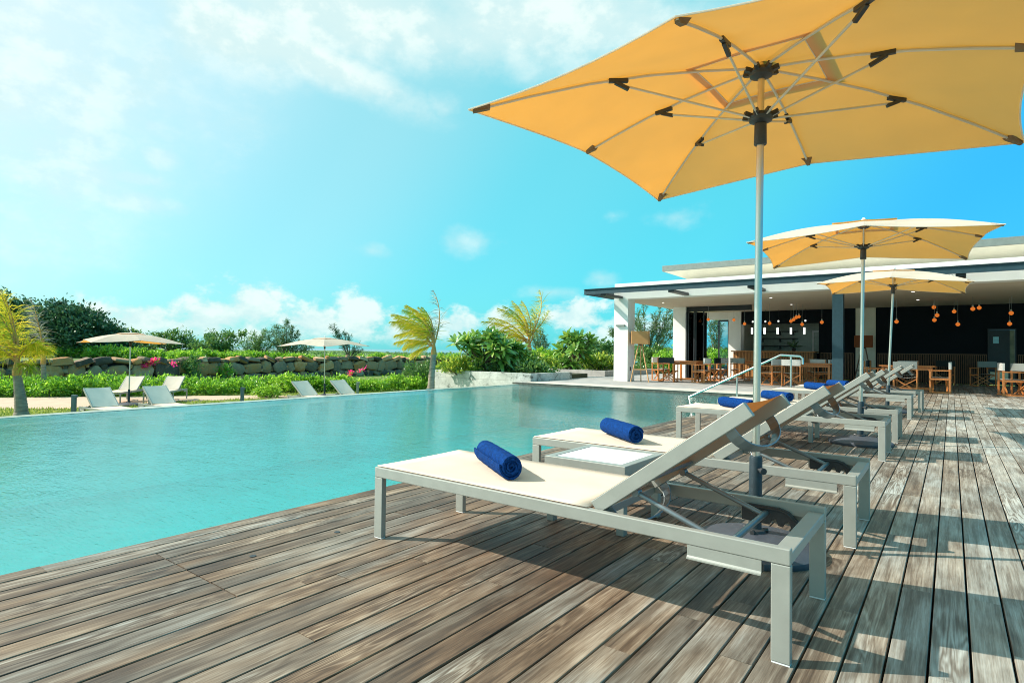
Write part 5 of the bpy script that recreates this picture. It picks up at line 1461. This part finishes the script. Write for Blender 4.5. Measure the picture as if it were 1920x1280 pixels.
SH('background_bush', 'bright bush seen through the sliding glass door', 'bush', 1343, 690, 40, 650, M['l_light'], .1, 40, 60, 24, .18, .1)

# ================================================================== GARDEN: hedges and shrubs before the wall
HG = 'hedge bushes in front of the stone wall'
def hedge(px0, px1, yb0, yb1, yt, n, label, mat, deep=1.6, ln=.12, sig=.10, seed=1, cat='hedge'):
    """a clipped run of bushes between two photo points on the ground"""
    rng = np.random.default_rng(seed); a, b = G(px0, yb0, GZ), G(px1, yb1, GZ)
    root = empty('hedge', (a + b) / 2, 0, label, cat, None); o = (a + b) / 2
    k = max(3, int((b - a).length / .7)); blobs = []
    back = FV * .75 - RV * .45; back.normalize()
    for i in range(k):
        c = a.lerp(b, (i + .5) / k) - o; d = depth(c + o); h = (AT((px0 + px1) / 2, yt, d + deep * .5).z - GZ) * .86
        for j in range(2):
            cc = c + back * (deep * (.28 + .5 * j) + rng.normal() * .08); hh = h * (.9 + .22 * rng.random()) * (1 if j == 0 else 1.08)
            blobs.append((cc.x, cc.y, hh * .48, .52, deep * .30, hh * .52))
    V, Q, C = clump_cloud(blobs, n, 26, sig, ln, ln * .5, .7, .55, rng=rng); V[:, 2] = np.maximum(V[:, 2], .01)
    mesh_np('foliage', V, Q, mat, root)
    mb = MB()
    for j in range(0, len(C), max(1, len(C) // 24)):
        c = C[j]; mb.tube([(c[0], c[1], -.03), (c[0] * .99, c[1] * .99, c[2] * .9)], [.02, .008], 5)
    mb.build('stem', M['bark2'], root)


hedge(-90, 165, 745.5, 744, 706, 300, 'dense clipped hedge at the far left behind the palm trunks', M['l_hedge'], seed=31)
hedge(165, 330, 744, 742.5, 707, 230, 'clipped hedge behind the two loungers that face the pool', M['l_hedge'], seed=32)
hedge(330, 500, 741.5, 739, 709, 230, 'clipped hedge run between the left loungers and the round pale bush', M['l_hedge'], seed=33)
SH('garden_shrub', 'small round pale green bush alone on the lawn edge', 'shrub', 502, 745, 36, 717, M['l_light'], GZ, None, 70, 24, .07, .05, sig=.06)
SH('garden_shrub', 'bright bush behind the round pale bush, left of the middle loungers', 'shrub', 530, 735, 80, 700, M['l_light'], GZ, None, 110, 24, .12, .06)
SH('garden_shrub', 'tall bushy plant left of the middle umbrella pole', 'shrub', 585, 734, 75, 699, M['l_hedge'], GZ, None, 110, 24, .12, .06)
SH('garden_shrub', 'bright bush right of the middle umbrella pole behind its lounger', 'shrub', 640, 733, 62, 700, M['l_light'], GZ, None, 100, 24, .12, .06)
SH('garden_shrub', 'leafy bush behind the pale post light', 'shrub', 690, 733, 65, 707, M['l_light'], GZ, None, 100, 24, .11, .06)
SH('garden_shrub', 'large rounded bright green bush left of the pool edge palm', 'shrub', 762, 732, 95, 702, M['l_light'], GZ, None, 160, 24, .11, .06)
SH('garden_shrub', 'dark glossy bush at the end of the stone wall behind the palm', 'shrub', 792, 722, 66, 668, M['l_mid'], GZ, 24.5, 140, 24, .11, .06)
SH('garden_shrub', 'dark green bush between the palm trunk and the stone planter', 'shrub', 838, 715, 50, 670, M['l_mid'], GZ, 24.0, 100, 24, .11, .06)
SH('creeper', 'green creeper climbing the stone wall right of the pink flowers', 'plant', 352, 712, 42, 662, M['l_mid'], GZ, 26.9, 100, 20, .11, .06, aspect=.4)
SH('creeper', 'small leafy creeper low on the stone wall beside the taller one', 'plant', 420, 712, 30, 678, M['l_hedge'], GZ, 28.8, 46, 20, .10, .06, aspect=.4)


def bougain(label, pts, d, foot):
    d *= K; b = AT(foot[0], foot[1], d); b.z = max(b.z, GZ); root = empty('bougainvillea', b, 0, label, 'flowering plant'); rng = np.random.default_rng(int(foot[0]))
    mb = MB(); Lf = []
    for (x0, y0, x1, y1, n) in pts:
        a, c = AT(x0, y0, d) - b, AT(x1, y1, d - .2) - b; P = []
        mb.tube([Vector((0, 0, 0)), a, c], [.015, .012, .006], 5)
        for _ in range(n):
            q = a.lerp(c, rng.random()) + Vector(rng.normal(size=3) * .055); (P if rng.random() < .8 else Lf).append(q)
        A = np.array([tuple(q) for q in P]); n = len(A)
        V, Q = leaf_quads(A, norm(rng.normal(size=(n, 3)) + np.array([0, 0, .4])), norm(rng.normal(size=(n, 3))), .09 + .05 * rng.random(n), .07 + .03 * rng.random(n)); mesh_np('flower_spray', V, Q, M['flower'], root)
    mb.build('stem', M['bark2'], root)
    A = np.array([tuple(q) for q in Lf]); n = len(A)
    V, Q = leaf_quads(A, norm(rng.normal(size=(n, 3)) + np.array([0, 0, .4])), norm(rng.normal(size=(n, 3))), .09 + .05 * rng.random(n), .07 + .03 * rng.random(n)); mesh_np('leaves', V, Q, M['l_light'], root)


bougain('magenta bougainvillea sprays hanging over the stone wall near the left umbrella', [(290, 676, 268, 688, 120), (296, 674, 282, 680, 60), (322, 681, 330, 683, 40)], 25.2, (300, 700))
bougain('small pink bougainvillea in front of the stone wall beside the middle umbrella', [(655, 703, 660, 696, 90), (672, 697, 684, 690, 45)], 30.0, (664, 712))

# ================================================================== TREES behind the wall
def tree(name, label, px, ybase, d, z0, blobs_px, nclump, per, sig, ln, wd, mat, trunk_r=.12, up=.3, shell=.5, seed=1, cat='tree', group=None):
    d, z0 = d * K, .24
    b = AT(px, ybase, d); b.z = z0; root = empty(name, b, 0, label, cat, group); rng = np.random.default_rng(seed)
    blobs = [bl(x, y, rx, ry, b, d + dd) for (x, y, rx, ry, dd) in blobs_px]
    V, Q, C = clump_cloud(blobs, nclump, per, sig, ln, wd, up, shell, rng=rng); V[:, 2] = np.maximum(V[:, 2], .02)
    mesh_np('crown', V, Q, mat, root)
    zc = np.percentile(C[:, 2], 35); m = MB(); t = Vector((0, 0, max(.5, zc * .6)))
    m.tube([(0, 0, -.1), (.03, .02, t.z * .5), t], [trunk_r, trunk_r * .8, trunk_r * .6], 9)
    sel = C[rng.choice(len(C), min(16, len(C)), replace=False)]; limbs(m, t, [tuple(c) for c in sel], trunk_r * .5, rng)
    m.build('trunk', M['bark2'], root, smooth=True)
    return root


tree('broadleaf_tree', 'tall dense dark green tree at the left edge behind the palms', 20, 665, 36, .3, [(10, 592, 42, 40, 0), (-30, 600, 45, 60, 0), (40, 620, 40, 42, 0), (62, 588, 22, 28, 0)], 330, 34, .26, .26, .13, M['l_dark'], .2, seed=41)
tree('broadleaf_tree', 'rounded dense dark green tree right of the thin palm', 120, 668, 35, .3, [(108, 598, 42, 30, 0), (140, 612, 44, 36, 0), (95, 630, 40, 38, 0), (165, 625, 40, 32, 0)], 420, 34, .24, .25, .12, M['l_dark'], .2, seed=42)
tree('broadleaf_tree', 'lower dark green tree sloping down behind the left garden umbrella', 205, 668, 36, .3, [(195, 632, 32, 26, 0), (222, 645, 28, 22, 0), (180, 645, 30, 22, 0)], 230, 32, .22, .24, .12, M['l_dark'], .14, seed=43)
tree('broadleaf_tree', 'open dark bush with lifted twigs between the two garden umbrellas', 405, 668, 40, .3, [(385, 645, 22, 18, 0), (415, 640, 26, 16, 0), (440, 632, 12, 14, 0), (400, 655, 36, 14, 0), (455, 630, 6, 10, 0)], 120, 26, .17, .22, .11, M['l_mid'], .1, seed=44)
tree('broadleaf_tree', 'mid green bush rising above the right side of the left umbrella', 320, 668, 41, .3, [(305, 645, 22, 20, 0), (330, 640, 20, 18, 0), (345, 652, 24, 14, 0), (358, 635, 6, 14, 0)], 110, 26, .17, .22, .1, M['l_mid'], .1, seed=45)
tree('broadleaf_tree', 'mid green bush showing below the left side of the left umbrella', 255, 668, 41, .3, [(245, 642, 22, 22, 0), (268, 650, 22, 16, 0)], 90, 26, .17, .22, .1, M['l_mid'], .1, seed=46)


def casuarina(label, px, ybase, d, z0, tips, seed, ln=.24, per=46, mat=None, spread=.14, fol=None):
    """feathery tree: stems from the foot to tips (photo points), thin needle sprays along the upper part"""
    if z0 == .3: d, z0 = d * K, .24
    b = AT(px, ybase, d); b.z = z0; root = empty('casuarina_tree', b, 0, label, 'tree'); rng = np.random.default_rng(seed); m = MB(); Ps, Ds = [], []
    for (tx, ty, start) in tips:
        t = AT(tx, ty, d + rng.normal() * .5) - b; mid = Vector((t.x * .45, t.y * .45, t.z * .55)); n = 10; pts = []
        for i in range(n + 1):
            u = i / n; pts.append((mid * (2 * u * (1 - u))) + t * (u * u))
        m.tube(pts, [.05 * (1 - .85 * i / n) for i in range(n + 1)], 5)
        L = t.length
        for i in range(int(per * L)):
            u = start + (1 - start) * rng.random(); x = u * n; k = min(int(x), n - 1); c = pts[k].lerp(pts[k + 1], x - k)
            tg = (pts[k + 1] - pts[k]).normalized(); w = spread * (1.35 - u)
            # a side twig with needles
            sd = Vector(norm(rng.normal(size=3))) ; tw = (sd + tg * .9 + Vector((0, 0, .25))).normalized() * (w * 2.2 + .12)
            for q in range(7):
                Ps.append(c + tw * (q / 6)); dd = Vector(norm(rng.normal(size=3))) * .6 + tw.normalized() * .7 + Vector((0, 0, .15 if rng.random() < .6 else -.5)); Ds.append(dd)
    P = np.array([tuple(p) for p in Ps]); D = norm(np.array([tuple(p) for p in Ds])); n = len(P)
    V, Q = leaf_quads(P, D, norm(rng.normal(size=(n, 3))), ln * (.6 + .7 * rng.random(n)), ln * .12 + ln * .05 * rng.random(n), .1)
    mesh_np('needles', V, Q, mat or M['l_cas'], root); m.build('trunk', M['bark2'], root, smooth=True)


casuarina('feathery pale green casuarina left of the middle umbrella', 535, 668, 38, .3, [(538, 604, .25), (519, 612, .25), (530, 616, .2), (549, 615, .3), (556, 625, .3), (510, 622, .25), (500, 630, .2), (560, 640, .3), (545, 640, .2), (520, 640, .2), (530, 635, .1), (575, 645, .3), (585, 650, .4)], 51, .26, 20)
casuarina('low feathery bush left of the pale casuarina, above the stone wall', 480, 668, 39, .3, [(477, 626, .2), (492, 626, .2), (470, 632, .2), (498, 620, .25), (505, 640, .2), (460, 640, .2), (485, 640, .1), (515, 645, .2), (450, 645, .3)], 52, .26, 20, M['l_mid'])
casuarina('thin leaning dark shrub behind the right side of the middle umbrella', 655, 668, 38, .3, [(623, 612, .55), (630, 620, .5), (646, 626, .5), (655, 628, .5), (640, 640, .5), (648, 645, .5), (672, 645, .4), (680, 655, .3), (668, 655, .3)], 53, .24, 13, M['l_dark'], .12)
casuarina('dark feathery shrub right of the palm in the planter', 1012, 668, 40, .3, [(1005, 618, .3), (1014, 622, .3), (1022, 632, .3), (1000, 635, .3), (1026, 645, .3), (1010, 645, .1)], 54, .26, 20, M['l_cas'])
casuarina('tall open casuarina seen between the white columns', 1212, 690, 36, .1, [(1205, 560, .25), (1196, 585, .3), (1240, 572, .4), (1262, 566, .4), (1258, 590, .4), (1230, 592, .4), (1250, 612, .4), (1268, 600, .45), (1222, 622, .3), (1262, 628, .4), (1200, 610, .2), (1240, 640, .3), (1190, 600, .5), (1146, 622, .85)], 55, .26, 14, M['l_cas'], .16)
casuarina('casuarina seen through the sliding glass door', 1340, 690, 44, .1, [(1338, 590, .3), (1346, 600, .3), (1330, 605, .3), (1352, 612, .4)], 56, .28, 14)

# low green plants along the top of the wall, one by one
rg = np.random.default_rng(61)
WP = ['far left behind the palms', 'behind the thin palm trunk', 'right of the thin palm', 'below the rounded dark tree', 'left of the left umbrella pole', 'behind the left umbrella pole', 'above the magenta flowers', 'above the tall creeper',
      'above the small creeper', 'below the open dark bush', 'left of the feathery bush', 'below the feathery bush', 'below the pale casuarina', 'right of the pale casuarina']
for i, px in enumerate((5, 50, 95, 140, 182, 222, 262, 305, 345, 385, 425, 468, 515, 560)):
    top = (638, 637, 636, 644, 648, 648, 650, 655, 657, 656, 658, 658, 661, 664)[i] + rg.normal() * 2
    SH('wall_top_bush', f'bright low bush growing on top of the stone wall, {WP[i]}', 'bush', px, 672, 56, top, M['l_light'] if i % 3 else M['l_hedge'], .33, 32.5 + rg.random() * 2.5 + max(0, i - 8) * .7, 62, 22, .15, .08, seed=100 + i, group='bushes along the top of the stone wall', wood=False)
for i, (px, w, top, lab) in enumerate(((620, 40, 667, 'small tuft on the wall top behind the middle umbrella pole'), (668, 36, 666, 'small tuft on the wall top right of the thin leaning shrub'), (708, 36, 662, 'bright tuft on the wall top in line with the sea horizon'), (760, 50, 667, 'low tuft at the right end of the wall top'), (850, 60, 663, 'green bush on the wall top between palm and plumeria'))):
    SH('wall_top_bush', lab, 'bush', px, 672, w, top, M['l_light'], .33, 38 + i, 30, 20, .15, .08, seed=130 + i, group='bushes along the top of the stone wall', wood=False)

# far coastal wood: reads as one mass
def far_wood():
    rng = np.random.default_rng(71); blobs = []
    for px in np.arange(-80, 1400, 9):
        for d in (75, 95, 125):
            if px < 560 and d > 100: continue
            top = 661 + 3.0 * rng.random() + (0 if px < 570 or px > 890 else 4.5) - (14 * math.exp(-((px - 1130) / 60) ** 2)) - (14 if 1180 < px < 1370 else 0) - (6 if 900 < px < 1180 else 0)
            p = AT(px + rng.normal() * 4, 0, d); z1 = AT(px, top, d).z; z0 = .26
            h = max(.12, z1 - z0); blobs.append((p.x, p.y, z0 + h * .40, .9 + rng.random(), .9 + rng.random(), h * .45))
    V, Q, C = clump_cloud(blobs, 4200, 13, .20, .24, .15, .0, .45, .35, rng=rng)
    V[:, 2] = np.maximum(V[:, 2], .27)
    tag(mesh_np('far_wood', V, Q, M['l_far']), 'low far-off green coastal woodland along the horizon', 'woodland', kind='stuff')


far_wood()
